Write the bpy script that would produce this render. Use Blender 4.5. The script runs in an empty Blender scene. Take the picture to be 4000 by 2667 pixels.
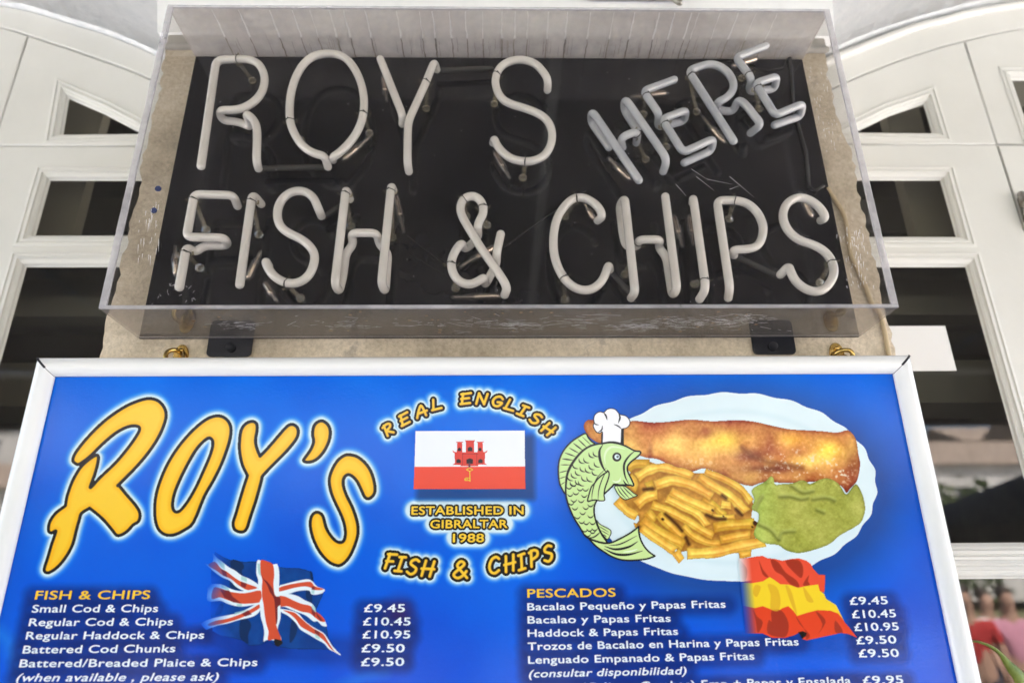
import bpy, bmesh, math, random
import numpy as np
from mathutils import Vector, Matrix

random.seed(7)
rng = np.random.default_rng(11)
sc = bpy.context.scene
COL = sc.collection

# ------------------------------------------------------------------ camera
FPX, PITCH, YAW, ROLL = 2686.7, 0.371124, 0.0195682, -0.0096263
CAMZ = 1.60
FW = np.array([math.sin(YAW)*math.cos(PITCH), math.cos(YAW)*math.cos(PITCH), math.sin(PITCH)])
_rt = np.array([math.cos(YAW), -math.sin(YAW), 0.0]); _up = np.cross(_rt, FW)
RT = math.cos(ROLL)*_rt + math.sin(ROLL)*_up
UP = -math.sin(ROLL)*_rt + math.cos(ROLL)*_up
cd = bpy.data.cameras.new('camera'); cam = bpy.data.objects.new('camera', cd); COL.objects.link(cam)
cd.sensor_width = 36.0; cd.lens = FPX*36.0/4000.0; cd.clip_start = 0.02; cd.clip_end = 3000
cam.matrix_world = Matrix([[RT[0], UP[0], -FW[0], 0], [RT[1], UP[1], -FW[1], 0], [RT[2], UP[2], -FW[2], CAMZ], [0, 0, 0, 1]])
cd.dof.use_dof = True; cd.dof.focus_distance = 1.10; cd.dof.aperture_fstop = 2.2
sc.camera = cam

# ------------------------------------------------------------------ sky, sun, exposure
SUN_EL, SUN_AZ = math.radians(57), math.radians(22)      # azimuth from +Y, clockwise: behind the camera
w = bpy.data.worlds.new('World'); sc.world = w; w.use_nodes = True
nt = w.node_tree; nt.nodes.clear()
sky = nt.nodes.new('ShaderNodeTexSky'); sky.sky_type = 'NISHITA'; sky.sun_disc = False
sky.sun_elevation = SUN_EL; sky.sun_rotation = SUN_AZ
sky.air_density = 1.0; sky.dust_density = 4.0; sky.ozone_density = 0.6
bg = nt.nodes.new('ShaderNodeBackground'); bg.inputs['Strength'].default_value = 0.11
wo = nt.nodes.new('ShaderNodeOutputWorld')
nt.links.new(sky.outputs[0], bg.inputs[0]); nt.links.new(bg.outputs[0], wo.inputs[0])
sl = bpy.data.lights.new('sun', 'SUN'); sun = bpy.data.objects.new('sun', sl); COL.objects.link(sun)
sl.energy = 4.0; sl.angle = math.radians(0.5); sl.color = (1.0, 0.95, 0.90)
sd = Vector((math.sin(SUN_AZ)*math.cos(SUN_EL), math.cos(SUN_AZ)*math.cos(SUN_EL), math.sin(SUN_EL)))
sun.rotation_euler = sd.to_track_quat('Z', 'Y').to_euler()
sc.view_settings.view_transform = 'Standard'; sc.view_settings.look = 'None'
sc.view_settings.exposure = 3.03; sc.view_settings.gamma = 1.0

# ------------------------------------------------------------------ planes of the place
YF = 0.940       # acrylic front
YP = 1.0600      # black back panel, face
YW = 1.0660      # pillar face
YD = 1.300       # doors
YN = 1.012       # neon tubes
LEAN = math.radians(1.0)
C0 = np.array([0, 0, CAMZ])

def ray(px, py):
    return FW + RT*((px-2000.0)/FPX) + UP*((1333.5-py)/FPX)
def P(px, py, Y):
    d = ray(px, py); return C0 + d*(Y/d[1])
BO = P(1850, 1393, 1.012)                     # a point of the menu board's face
BD = np.array([0, math.sin(LEAN), -math.cos(LEAN)]); BN = np.array([0, -math.cos(LEAN), -math.sin(LEAN)])
def B(px, py, lift=0.0):
    d = ray(px, py); o = BO + BN*lift
    return C0 + d*(((o-C0) @ BN)/(d @ BN))
def Barr(px, py, lift):
    d = FW[None, :] + RT[None, :]*((px-2000.0)/FPX)[:, None] + UP[None, :]*((1333.5-py)/FPX)[:, None]
    o = BO + BN*lift
    return C0 + d*(((o-C0) @ BN)/(d @ BN))[:, None]
def bc(p):
    q = p - BO; return q[0], q @ BD
def bw(a, s, lift=0.0):
    return BO + np.array([a, 0, 0]) + BD*s + BN*lift

# ------------------------------------------------------------------ helpers: objects
def tag(o, label=None, cat=None, group=None, kind=None):
    if label: o['label'] = label
    if cat: o['category'] = cat
    if group: o['group'] = group
    if kind: o['kind'] = kind
    return o
def thing(name, label, cat, loc=(0, 0, 0), group=None):
    o = bpy.data.objects.new(name, None); COL.objects.link(o); o.location = loc; o.empty_display_size = .05
    return tag(o, label, cat, group)
def link(name, me, mats, parent=None, smooth=False):
    o = bpy.data.objects.new(name, me); COL.objects.link(o)
    for m in (mats if isinstance(mats, (list, tuple)) else [mats]): me.materials.append(m)
    if smooth: me.shade_smooth()
    if parent is not None:
        o.parent = parent
        loc = parent.location.copy() if parent.parent is None else Vector((0, 0, 0))
        o.matrix_parent_inverse = Matrix.Translation(-loc)
    return o
def mesh(name, vs, fs, mats, parent=None, smooth=False, mi=None):
    me = bpy.data.meshes.new(name); me.from_pydata([tuple(map(float, v)) for v in vs], [], fs); me.update()
    o = link(name, me, mats, parent, smooth)
    if mi is not None: me.polygons.foreach_set('material_index', mi)
    return o
class MB:
    def __init__(s): s.v = []; s.f = []; s.m = []
    def add(s, vs, fs, m=0):
        k = len(s.v); s.v += [tuple(map(float, v)) for v in vs]; s.f += [tuple(i+k for i in f) for f in fs]; s.m += [m]*len(fs); return s
    def box(s, x0, x1, y0, y1, z0, z1, m=0):
        v = [(x, y, z) for x in (x0, x1) for y in (y0, y1) for z in (z0, z1)]
        return s.add(v, [(0, 1, 3, 2), (4, 6, 7, 5), (0, 4, 5, 1), (2, 3, 7, 6), (0, 2, 6, 4), (1, 5, 7, 3)], m)
    def tube(s, pts, r, n=12, m=0, cap=True, radii=None):
        pts = [np.array(p, float) for p in pts]; N = len(pts)
        T = []
        for i in range(N):
            a = pts[max(i-1, 0)]; b = pts[min(i+1, N-1)]; d = b-a; T.append(d/(np.linalg.norm(d)+1e-12))
        ref = np.array([0, 1.0, 0]) if abs(T[0][1]) < .9 else np.array([1.0, 0, 0])
        u = np.cross(T[0], ref); u /= np.linalg.norm(u)
        rings = []
        def ring(c, u, v, rr): rings.append([c + rr*(math.cos(2*math.pi*k/n)*u + math.sin(2*math.pi*k/n)*v) for k in range(n)])
        R = radii if radii is not None else [r]*N
        for i in range(N):
            u = u - T[i]*(u @ T[i]); u /= np.linalg.norm(u); v = np.cross(T[i], u)
            if i == 0 and cap:
                for a in (0.15, .5, .85): ring(pts[0]-T[0]*R[0]*math.cos(a*math.pi/2), u, v, R[0]*math.sin(a*math.pi/2))
            ring(pts[i], u, v, R[i])
            if i == N-1 and cap:
                for a in (0.85, .5, .15): ring(pts[i]+T[i]*R[i]*math.cos(a*math.pi/2), u, v, R[i]*math.sin(a*math.pi/2))
        V = [p for q in rings for p in q]; F = []
        for i in range(len(rings)-1):
            for k in range(n): F.append((i*n+k, i*n+(k+1) % n, (i+1)*n+(k+1) % n, (i+1)*n+k))
        F.append(tuple(range(n-1, -1, -1))); F.append(tuple((len(rings)-1)*n+k for k in range(n)))
        return s.add(V, F, m)
    def build(s, name, mats, parent=None, smooth=False):
        o = mesh(name, s.v, s.f, mats, parent, smooth, s.m)
        bm = bmesh.new(); bm.from_mesh(o.data); bmesh.ops.recalc_face_normals(bm, faces=bm.faces); bm.to_mesh(o.data); bm.free()
        return o
def bevel(o, wd, seg=2, ang=40):
    m = o.modifiers.new('edge', 'BEVEL'); m.width = wd; m.segments = seg; m.limit_method = 'ANGLE'; m.angle_limit = math.radians(ang)
    return o
def plate(name, outlines, yfront, thick, mat, parent=None, bev=0.0, curve3=None):
    """filled XZ outline(s) with holes, extruded in Y."""
    cu = bpy.data.curves.new('tmp', 'CURVE'); cu.dimensions = '2D'; cu.fill_mode = 'BOTH'; cu.extrude = thick/2-bev; cu.bevel_depth = bev; cu.bevel_resolution = 1
    if bev: cu.offset = -bev
    for ol in outlines:
        sp = cu.splines.new('POLY'); sp.points.add(len(ol)-1)
        for p, q in zip(sp.points, ol): p.co = (q[0], q[1], 0, 1)
        sp.use_cyclic_u = True
    ob = bpy.data.objects.new('tmp', cu); COL.objects.link(ob)
    dg = bpy.context.evaluated_depsgraph_get(); me = bpy.data.meshes.new_from_object(ob.evaluated_get(dg))
    bpy.data.objects.remove(ob); bpy.data.curves.remove(cu)
    n = len(me.vertices); co = np.empty(n*3); me.vertices.foreach_get('co', co); co = co.reshape(-1, 3)
    out = np.stack([co[:, 0], yfront+thick/2-co[:, 2], co[:, 1]], -1)
    me.vertices.foreach_set('co', out.ravel()); me.update()
    bm = bmesh.new(); bm.from_mesh(me); bmesh.ops.remove_doubles(bm, verts=bm.verts, dist=1e-6); bmesh.ops.recalc_face_normals(bm, faces=bm.faces); bm.to_mesh(me); bm.free()
    me.name = name; me.materials.clear()
    return link(name, me, mat, parent)
def xz(p): return (p[0], p[2])

# ------------------------------------------------------------------ helpers: materials
def mat(name, base=(.8, .8, .8), rough=.5, metal=0.0, spec=.5, coat=0.0):
    m = bpy.data.materials.new(name); m.use_nodes = True
    b = m.node_tree.nodes['Principled BSDF']
    b.inputs['Base Color'].default_value = (*base, 1); b.inputs['Roughness'].default_value = rough
    b.inputs['Metallic'].default_value = metal; b.inputs['Specular IOR Level'].default_value = spec
    if coat: b.inputs['Coat Weight'].default_value = coat; b.inputs['Coat Roughness'].default_value = .08
    return m
def N(m, t, **kw):
    n = m.node_tree.nodes.new(t)
    for k, v in kw.items():
        if hasattr(n, k): setattr(n, k, v)
        else: n.inputs[k].default_value = v
    return n
def L(m, a, b): m.node_tree.links.new(a, b)
def noise_col(m, c0, c1, scale, detail=6, lo=.35, hi=.65, stretch=(1, 1, 1), target='Base Color', rough=.6):
    tc = N(m, 'ShaderNodeTexCoord'); mp = N(m, 'ShaderNodeMapping'); mp.inputs['Scale'].default_value = stretch
    nz = N(m, 'ShaderNodeTexNoise', Scale=scale, Detail=detail, Roughness=rough)
    cr = N(m, 'ShaderNodeValToRGB'); cr.color_ramp.elements[0].position = lo; cr.color_ramp.elements[1].position = hi
    cr.color_ramp.elements[0].color = (*c0, 1); cr.color_ramp.elements[1].color = (*c1, 1)
    L(m, tc.outputs['Object'], mp.inputs[0]); L(m, mp.outputs[0], nz.inputs['Vector']); L(m, nz.outputs['Fac'], cr.inputs[0])
    b = m.node_tree.nodes['Principled BSDF']
    if target: L(m, cr.outputs[0], b.inputs[target])
    return tc, nz, cr
def bump(m, scale, strength, dist, detail=4, sock=None):
    tc = N(m, 'ShaderNodeTexCoord'); nz = N(m, 'ShaderNodeTexNoise', Scale=scale, Detail=detail)
    bp = N(m, 'ShaderNodeBump', Strength=strength, Distance=dist)
    L(m, tc.outputs['Object'], nz.inputs['Vector']); L(m, nz.outputs['Fac'], bp.inputs['Height'])
    L(m, bp.outputs[0], m.node_tree.nodes['Principled BSDF'].inputs['Normal']); return bp
def mixc(m, a, b, fac):
    x = N(m, 'ShaderNodeMix', data_type='RGBA'); L(m, fac, x.inputs[0]); L(m, a, x.inputs[6]); L(m, b, x.inputs[7]); return x.outputs[2]

def lin(c):
    c = np.asarray(c, float)/255.0
    return np.where(c <= .04045, c/12.92, ((c+.055)/1.055)**2.4)

M = {}
M['print'] = m = mat('printed laminate', rough=.12, spec=.22)
at = N(m, 'ShaderNodeAttribute', attribute_name='Col'); L(m, at.outputs['Color'], m.node_tree.nodes['Principled BSDF'].inputs['Base Color'])
bump(m, 300, .2, .0006, 2)
def ink(name, c, k=.93):
    m = mat(name, tuple(lin(c)*k), rough=.13, spec=.22); bump(m, 300, .2, .0006, 2); return m
M['ink_white'] = ink('white ink', (235, 245, 253), .97); M['ink_yellow'] = ink('yellow ink', (250, 205, 60)); M['ink_black'] = ink('black ink', (30, 28, 34))
M['frame'] = mat('white enamelled aluminium', (.80, .80, .80), .22, coat=.3)
M['gap'] = mat('dark gap', (.012, .012, .018), .8)
M['opal'] = m = mat('opal neon glass', (.66, .61, .555), .16, coat=.8)
noise_col(m, (.65, .615, .575), (.75, .715, .675), 9, 3)
M['grey_tube'] = m = mat('grey neon glass', (.42, .43, .46), .16, coat=.8)
noise_col(m, (.42, .435, .475), (.55, .56, .585), 14, 3)
M['black_panel'] = m = mat('black acrylic back panel', (.016, .015, .018), .13)
noise_col(m, (.005, .0055, .009), (.014, .0138, .018), 6, 8)
M['wire'] = mat('black tie wire', (.02, .02, .02), .5)
M['brass'] = m = mat('polished brass', (.62, .41, .12), .22, 1.0); noise_col(m, (.35, .21, .05), (.72, .50, .17), 60, 4)
M['copper'] = mat('copper electrode', (.72, .60, .50), .2, 1.0)
M['steel'] = m = mat('worn steel', (.45, .43, .40), .35, 1.0); noise_col(m, (.18, .15, .12), (.55, .53, .50), 50, 5)
M['clipglass'] = None

def glassy(name, tint, refl=1.0, haze=0.0, hazec=(.8, .8, .8), rough=.0, trans=0.0, ior=1.49):
    """thin clear sheet: transparent + fresnel reflection + a little dust."""
    m = bpy.data.materials.new(name); m.use_nodes = True; t = m.node_tree; t.nodes.clear()
    out = N(m, 'ShaderNodeOutputMaterial'); tr = N(m, 'ShaderNodeBsdfTransparent', Color=(*tint, 1))
    gl = N(m, 'ShaderNodeBsdfGlossy', Roughness=rough); ge = N(m, 'ShaderNodeNewGeometry')
    def mth(op, a, b=0.0, c=0.0):
        q = N(m, 'ShaderNodeMath', operation=op)
        for i, v_ in enumerate((a, b, c)):
            if hasattr(v_, 'name'): L(m, v_, q.inputs[i])
            else: q.inputs[i].default_value = v_
        return q.outputs[0]
    dp = N(m, 'ShaderNodeVectorMath', operation='DOT_PRODUCT'); L(m, ge.outputs['Incoming'], dp.inputs[0]); L(m, ge.outputs['Normal'], dp.inputs[1])
    f0 = ((ior-1)/(ior+1))**2
    sch = mth('MULTIPLY_ADD', mth('POWER', mth('SUBTRACT', 1.0, mth('ABSOLUTE', dp.outputs['Value'])), 5.0), 1-f0, f0)   # Schlick, the same from both faces
    mu = N(m, 'ShaderNodeMath', operation='MULTIPLY'); mu.inputs[1].default_value = refl; mu.use_clamp = True
    L(m, sch, mu.inputs[0]); mx = N(m, 'ShaderNodeMixShader'); L(m, mu.outputs[0], mx.inputs[0])
    L(m, gl.outputs[0], mx.inputs[2])
    last = tr.outputs[0]
    if haze:
        df = N(m, 'ShaderNodeBsdfDiffuse', Color=(*hazec, 1)); tl = N(m, 'ShaderNodeBsdfTranslucent', Color=(*hazec, 1))
        dm = N(m, 'ShaderNodeMixShader', Fac=trans); L(m, df.outputs[0], dm.inputs[1]); L(m, tl.outputs[0], dm.inputs[2])
        hm = N(m, 'ShaderNodeMixShader'); L(m, last, hm.inputs[1]); L(m, dm.outputs[0], hm.inputs[2])
        tc = N(m, 'ShaderNodeTexCoord'); nz = N(m, 'ShaderNodeTexNoise', Scale=9, Detail=8, Roughness=.65)
        L(m, tc.outputs['Object'], nz.inputs['Vector']); mr = N(m, 'ShaderNodeMapRange'); mr.inputs[1].default_value = .3; mr.inputs[2].default_value = .7
        mr.inputs[3].default_value = haze*.5; mr.inputs[4].default_value = haze*1.5
        L(m, nz.outputs['Fac'], mr.inputs[0]); L(m, mr.outputs[0], hm.inputs[0]); last = hm.outputs[0]
    L(m, last, mx.inputs[1]); L(m, mx.outputs[0], out.inputs[0])
    return m
M['acrylic'] = glassy('clear acrylic', (.965, .96, .955), .9, .005, (.85, .82, .80))
M['acrylic_top'] = glassy('dusty acrylic', (.90, .88, .86), .6, .62, (.78, .73, .68), trans=.6)
M['acrylic_bottom'] = glassy('scuffed acrylic', (.92, .90, .89), 1.2, .17, (.60, .54, .48), trans=.5)
M['acrylic_edge'] = glassy('sawn acrylic edge', (.92, .92, .95), 1.0, .44, (.86, .84, .85), rough=.2, trans=.5)
M['pane'] = glassy('window glass', (.84, .85, .83), 2.2, .014, (.62, .60, .56), ior=1.5)
M['clipglass'] = glassy('clip glass', (.90, .86, .74), 1.4, .10, (.62, .54, .38), rough=.05)
M['bulb'] = glassy('electrode glass', (.86, .84, .82), 1.8, .05, (.7, .68, .66), rough=.02)
M['scratch'] = mat('scratches', (.72, .70, .72), .5)

M['paint'] = m = mat('cream gloss paint', (.70, .69, .655), .38)
noise_col(m, (.685, .675, .645), (.735, .725, .695), 3.5, 6); bump(m, 60, .12, .002, 5)
M['soffit'] = m = mat('textured render', (.56, .56, .56), .9)
noise_col(m, (.78, .80, .82), (.90, .91, .92), 30, 8); bump(m, 75, .9, .006, 6)
M['plaster'] = m = mat('white plaster', (.90, .90, .90), .85); bump(m, 90, .35, .003, 6)
M['stone'] = m = mat('worn limestone render', (.42, .37, .31), .92)
tc, nz, cr = noise_col(m, (.40, .345, .27), (.72, .64, .53), 5.5, 10, .34, .64, rough=.65)
cr.color_ramp.elements.new(.5).color = (.60, .525, .42, 1)
n2 = N(m, 'ShaderNodeTexNoise', Scale=160, Detail=6, Roughness=.7); L(m, tc.outputs['Object'], n2.inputs['Vector'])
r2 = N(m, 'ShaderNodeValToRGB'); r2.color_ramp.elements[0].position = .36; r2.color_ramp.elements[1].position = .6
r2.color_ramp.elements[0].color = (.80, .77, .73, 1); r2.color_ramp.elements[1].color = (1.06, 1.03, 1.0, 1); L(m, n2.outputs['Fac'], r2.inputs[0])
n3 = N(m, 'ShaderNodeTexNoise', Scale=11, Detail=8, Roughness=.7); L(m, tc.outputs['Object'], n3.inputs['Vector'])
r3 = N(m, 'ShaderNodeValToRGB'); r3.color_ramp.elements[0].position = .60; r3.color_ramp.elements[1].position = .66
r3.color_ramp.elements[0].color = (1, 1, 1, 1); r3.color_ramp.elements[1].color = (.70, .70, .72, 1); L(m, n3.outputs['Fac'], r3.inputs[0])
mu = N(m, 'ShaderNodeMix', data_type='RGBA', blend_type='MULTIPLY'); mu.inputs[0].default_value = 1; L(m, cr.outputs[0], mu.inputs[6]); L(m, r2.outputs[0], mu.inputs[7])
mu2 = N(m, 'ShaderNodeMix', data_type='RGBA', blend_type='MULTIPLY'); mu2.inputs[0].default_value = 1; L(m, mu.outputs[2], mu2.inputs[6]); L(m, r3.outputs[0], mu2.inputs[7])
L(m, mu2.outputs[2], m.node_tree.nodes['Principled BSDF'].inputs['Base Color'])
bump(m, 120, .8, .004, 8)
M['capital'] = m = mat('grey moulded render', (.33, .30, .27), .9); noise_col(m, (.34, .32, .295), (.48, .455, .42), 14, 8); bump(m, 90, .5, .003)
M['plug'] = mat('blue plastic wall plug', (.03, .06, .22), .5)
M['cable'] = mat('cream cable', (.55, .43, .27), .55)
M['paper'] = mat('white paper', (.80, .79, .79), .7)
M['dark'] = m = mat('dark room wall', (.035, .03, .026), .8); noise_col(m, (.13, .122, .11), (.22, .205, .185), 2.5, 5)
M['curtain'] = mat('olive curtain', (.22, .20, .15), .9)
M['beam'] = mat('room ceiling trim', (.16, .15, .12), .8)
M['leaf'] = m = mat('leaf', (.16, .22, .03), .45); noise_col(m, (.10, .16, .015), (.24, .30, .05), 30, 3)
M['ground'] = m = mat('paved ground', (.30, .28, .26), .85); noise_col(m, (.46, .45, .435), (.56, .55, .53), 1.5, 8)

# ================================================================== SETTING
mesh('ground', [(-300, -300, 0), (300, -300, 0), (300, 300, 0), (-300, 300, 0)], [(0, 1, 2, 3)], M['ground'])
bpy.data.objects['ground']['kind'] = 'structure'

# ---- pillar between the two doors
def jag(pts, Y, seed, amp=.0035, step=.012):
    """ragged plaster edge through the measured points (top to bottom)"""
    r = random.Random(seed); q = [P(x, y, Y) for x, y in pts]; out = []
    for a, b in zip(q[:-1], q[1:]):
        n = max(2, int(abs(a[2]-b[2])/step))
        for i in range(n):
            t = i/n; out.append((a[0]*(1-t)+b[0]*t + r.uniform(-amp, amp), a[2]*(1-t)+b[2]*t))
    out.append((q[-1][0], q[-1][2])); return out
ptop = P(1900, 160, YW)[2]
le = jag([(652, 170), (647, 192), (625, 348), (602, 430), (585, 500), (571, 580), (545, 656), (555, 680), (540, 763), (508, 846), (496, 945), (471, 1043), (444, 1166), (417, 1239), (390, 1389)], YW, 3)
re_ = jag([(3219, 180), (3219, 210), (3237, 312), (3268, 446), (3312, 558), (3340, 650), (3358, 773), (3383, 886), (3408, 994), (3427, 1072), (3449, 1180), (3471, 1254), (3484, 1303), (3498, 1387)], YW, 5)
xl, xr = le[-1][0], re_[-1][0]
pillar = thing('stone_pillar', 'worn limestone pillar with ragged edges standing between the two white doors', 'pillar', (0, YW+.15, 0))
ol = le + [(xl-.01, 0.0), (xr+.01, 0.0)] + re_[::-1]
plate('shaft', [ol], YW, .36, M['stone'], pillar)
rr_ = random.Random(12)
def patch(x0, y0, x1, y1):
    a, b = P(x0, y0, YW), P(x1, y1, YW); o_ = []
    for (p_, q_) in (((a[0], a[2]), (b[0], a[2])), ((b[0], a[2]), (b[0], b[2])), ((b[0], b[2]), (a[0], b[2])), ((a[0], b[2]), (a[0], a[2]))):
        for k in range(14): t = k/14; o_.append((p_[0]*(1-t)+q_[0]*t+rr_.uniform(-.003, .003), p_[1]*(1-t)+q_[1]*t+rr_.uniform(-.003, .003)))
    plate('render_patch', [o_], YW-.0022, .004, M['stone'], pillar)
patch(2465, 1334, 2925, 1520); patch(520, 1345, 640, 1480)
# impost band, bead and white plaster above
zb0, zb1 = P(700, 176, YW-.004)[2], P(700, 134, YW-.004)[2]
cb = MB(); cxl, cxr = P(648, 160, YW-.004)[0], P(3226, 160, YW-.004)[0]
cb.box(cxl, cxr, YW-.004, YW+.34, zb0, zb1)
bevel(cb.build('impost_band', M['capital'], pillar), .004)
bd = MB(); bd.tube([(cxl+.004, YW-.004, zb0-.004), (cxr-.004, YW-.004, zb0-.004)], .007, 10); bd.build('bead', M['capital'], pillar, True)
for px, py in ((619, 739), (602, 824)):
    c = P(px, py, YW); pm = MB()
    pm.tube([c+np.array([0, -.0025, 0]), c+np.array([0, .01, 0])], .0055, 12, cap=False)
    pm.build('wall_plug', M['plug'], pillar)
uxl, uxr = P(645, 0, YW-.008)[0], P(3230, 0, YW-.008)[0]

# ---- arches: curve of each door head, at the door plane
ARL = [(-1500, -190), (-900, -130), (-400, -55), (0, 22), (129, 49), (290, 98), (393, 129), (469, 156), (603, 214), (800, 320), (950, 430), (1050, 560)]
ARR = [(5500, -150), (4900, -100), (4400, -48), (4000, 0), (3804, 31), (3580, 89), (3402, 147), (3290, 192), (3150, 258), (3000, 360), (2900, 500)]
def smooth_open(pts, n=6):
    p = [np.array(q, float) for q in pts]; p = [2*p[0]-p[1]] + p + [2*p[-1]-p[-2]]; out = []
    for i in range(1, len(p)-2):
        for k in range(n):
            t = k/n; a, b, c, d = p[i-1:i+3]
            out.append(.5*((2*b)+(-a+c)*t+(2*a-5*b+4*c-d)*t*t+(-a+3*b-3*c+d)*t**3))
    out.append(p[-2]); return out
def smooth_closed(pts, n=5):
    p = [np.array(q, float) for q in pts]; m = len(p); out = []
    for i in range(m):
        a, b, c, d = p[i-1], p[i], p[(i+1) % m], p[(i+2) % m]
        for k in range(n):
            t = k/n; out.append(.5*((2*b)+(-a+c)*t+(2*a-5*b+4*c-d)*t*t+(-a+3*b-3*c+d)*t**3))
    return out
AL = [xz(P(x, y, YD)) for x, y in smooth_open(ARL)]
AR = [xz(P(x, y, YD)) for x, y in smooth_open(ARR)]
def vault(name, crv, label, flip):
    n = 14; vs = []; fs = []
    ys = np.linspace(YW-.004, YD+.02, n)
    for x, z in crv:
        for y in ys: vs.append((x, y, z))
    for i in range(len(crv)-1):
        for k in range(n-1): fs.append((i*n+k, i*n+k+1, (i+1)*n+k+1, (i+1)*n+k))
    # thickness above
    k0 = len(vs)
    for x, z in crv: vs += [(x, ys[0], z+.05), (x, ys[-1], z+.05)]
    for i in range(len(crv)-1): fs.append((k0+2*i, k0+2*i+2, k0+2*i+3, k0+2*i+1))
    o = mesh(name, vs, fs, M['soffit'])
    tag(o, label, 'arch'); return o
vault('arch_soffit', AL, 'grey textured render under the arch above the left door', 0)
vault('arch_soffit', AR, 'grey textured render under the arch above the right door', 1)
# facade wall over the arches (front plane of the pillar, goes on above the picture)
fo = AL + [(uxl, AL[-1][1]), (uxl, zb1)] + [(uxr, zb1), (uxr, AR[-1][1])] + AR[::-1] + [(AR[0][0]+.6, AR[0][1]), (AR[0][0]+.6, 4.7), (AL[0][0]-.6, 4.7), (AL[0][0]-.6, AL[0][1])]
fo = [p for p in AL if p[0] < uxl-.005] + [(uxl, zb1), (uxr, zb1)] + [p for p in AR[::-1] if p[0] > uxr+.005] + [(AR[0][0]+.6, AR[0][1]), (AR[0][0]+.6, 4.7), (AL[0][0]-.6, 4.7), (AL[0][0]-.6, AL[0][1])]
tag(plate('facade_wall', [fo], YW-.008, .22, M['plaster']), 'white plastered wall face rising above the neon sign box', 'wall')

# ---- doors
def rect(x0, x1, z0, z1): return [(x0, z0), (x1, z0), (x1, z1), (x0, z1)]
def grow_rect(r, d): (x0, z0), _, (x1, z1), _ = r; return rect(x0-d, x1+d, z0-d, z1+d)
def poly_offset(p, d):
    """offset a convex-ish CCW polygon outward by d"""
    n = len(p); out = []
    ar = sum(p[i][0]*p[(i+1) % n][1]-p[(i+1) % n][0]*p[i][1] for i in range(n)); sg = 1 if ar > 0 else -1
    for i in range(n):
        a, b, c = np.array(p[i-1]), np.array(p[i]), np.array(p[(i+1) % n])
        e1 = (b-a)/np.linalg.norm(b-a); e2 = (c-b)/np.linalg.norm(c-b)
        n1 = np.array([e1[1], -e1[0]])*sg; n2 = np.array([e2[1], -e2[0]])*sg
        h = n1+n2; h /= max(1e-6, (h @ h)/2); k = min(2.5, np.linalg.norm(h))/max(1e-9, np.linalg.norm(h)); out.append(tuple(b+h*k*d))
    return out
MW = .030
def moulding(name, glass, parent, wd=MW):
    prof = [(1.0, .0), (.98, -.002), (.80, -.003), (.76, -.0005), (.68, .0005), (.64, -.002), (.44, -.0025), (.40, .0015), (.28, .003), (.24, .0022), (.10, .0045), (0.04, .010), (-.06, .0118)]
    loops = [poly_offset(glass, wd*t) for t, _ in prof]; n = len(glass); vs = []; fs = []
    for lp, (t, dy) in zip(loops, prof): vs += [(x, YD+dy, z) for x, z in lp]
    for i in range(len(prof)-1):
        for k in range(n): fs.append((i*n+k, i*n+(k+1) % n, (i+1)*n+(k+1) % n, (i+1)*n+k))
    o = mesh(name, vs, fs, M['paint'], parent); return o
def pane(glass, parent, name='glass_pane'):
    g = poly_offset(glass, .004)
    return mesh(name, [(x, YD+.012, z) for x, z in g], [tuple(range(len(g)))], M['pane'], parent)
def gapped(name, outs, parent, holes=()):
    return plate(name, [outs]+[poly_offset(h, MW*.9) for h in holes], YD, .03, M['paint'], parent, .0018)
def X(px, py): return P(px, py, YD)[0]
def Z(px, py): return P(px, py, YD)[2]
G = .0022
# left
ld = thing('arched_door', 'cream painted glazed door with triangular fanlight left of the pillar', 'door', (-1.1, YD, 0))
XE = -.56
zg = Z(0, 569); zt2, zb2 = Z(182, 692), Z(123, 913); zt3 = Z(88, 1031); zb3 = Z(3800, 2121); zt4 = Z(3800, 2255)
xg2 = (X(182, 692)+X(123, 913))/2; xg3 = (X(88, 1031)+X(0, 1347))/2
band2 = [xz(P(x, y, YD)) for x, y in smooth_open([(-1500, -95), (-900, -40), (-400, 30), (0, 109), (103, 138), (268, 192), (446, 254), (580, 308), (760, 400), (900, 500), (960, 580)])]
xv = (X(103, 138)+X(0, 504))/2
tri_l = [xz(P(x, y, YD)) for x, y in ((232, 518), (560, 516), (536, 503), (400, 432), (257, 370))]
tri_l[0] = (tri_l[0][0], tri_l[0][1]); 
arch_rail = AL + [p for p in band2[::-1]]
plate('arch_rail', [[(x, z-.003) for x, z in AL] + [(x, z+G) for x, z in band2[::-1]]], YD-.002, .03, M['paint'], ld, .0015)
b2 = [(x, z-G) for x, z in band2]
b2r = [p for p in b2 if p[0] > xv+G]; b2l = [p for p in b2 if p[0] < xv-G]
zv = np.interp(xv, [p[0] for p in b2], [p[1] for p in b2])
b2r = [p for p in b2r if p[1] > zg+.01]
gapped('fanlight_panel', [(xv+G, zg+G), (xv+G, zv)] + b2r + [(max(b2r[-1][0], XE), zg+G)], ld, [tri_l])
gapped('side_panel', [(-3.4, zg+G), (-3.4, b2l[0][1]-.3)] + [p for p in b2l if p[0] > -3.35] + [(xv-G, zv), (xv-G, zg+G)], ld)
g2 = rect(xg2, XE-.06, zb2, zt2); g3 = rect(xg3, XE-.06, zb3, zt3); g4 = rect(xg3, XE-.06, .35, zt4)
gapped('door_leaf', rect(-3.4, XE, .02, zg-G), ld, [g2, g3, g4])
for g in (tri_l, g2, g3, g4): moulding('glazing_bead', g, ld); pane(g, ld)
MB().box(-3.4, XE+.1, YD+.026, YD+.05, .02, 3.4)
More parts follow.
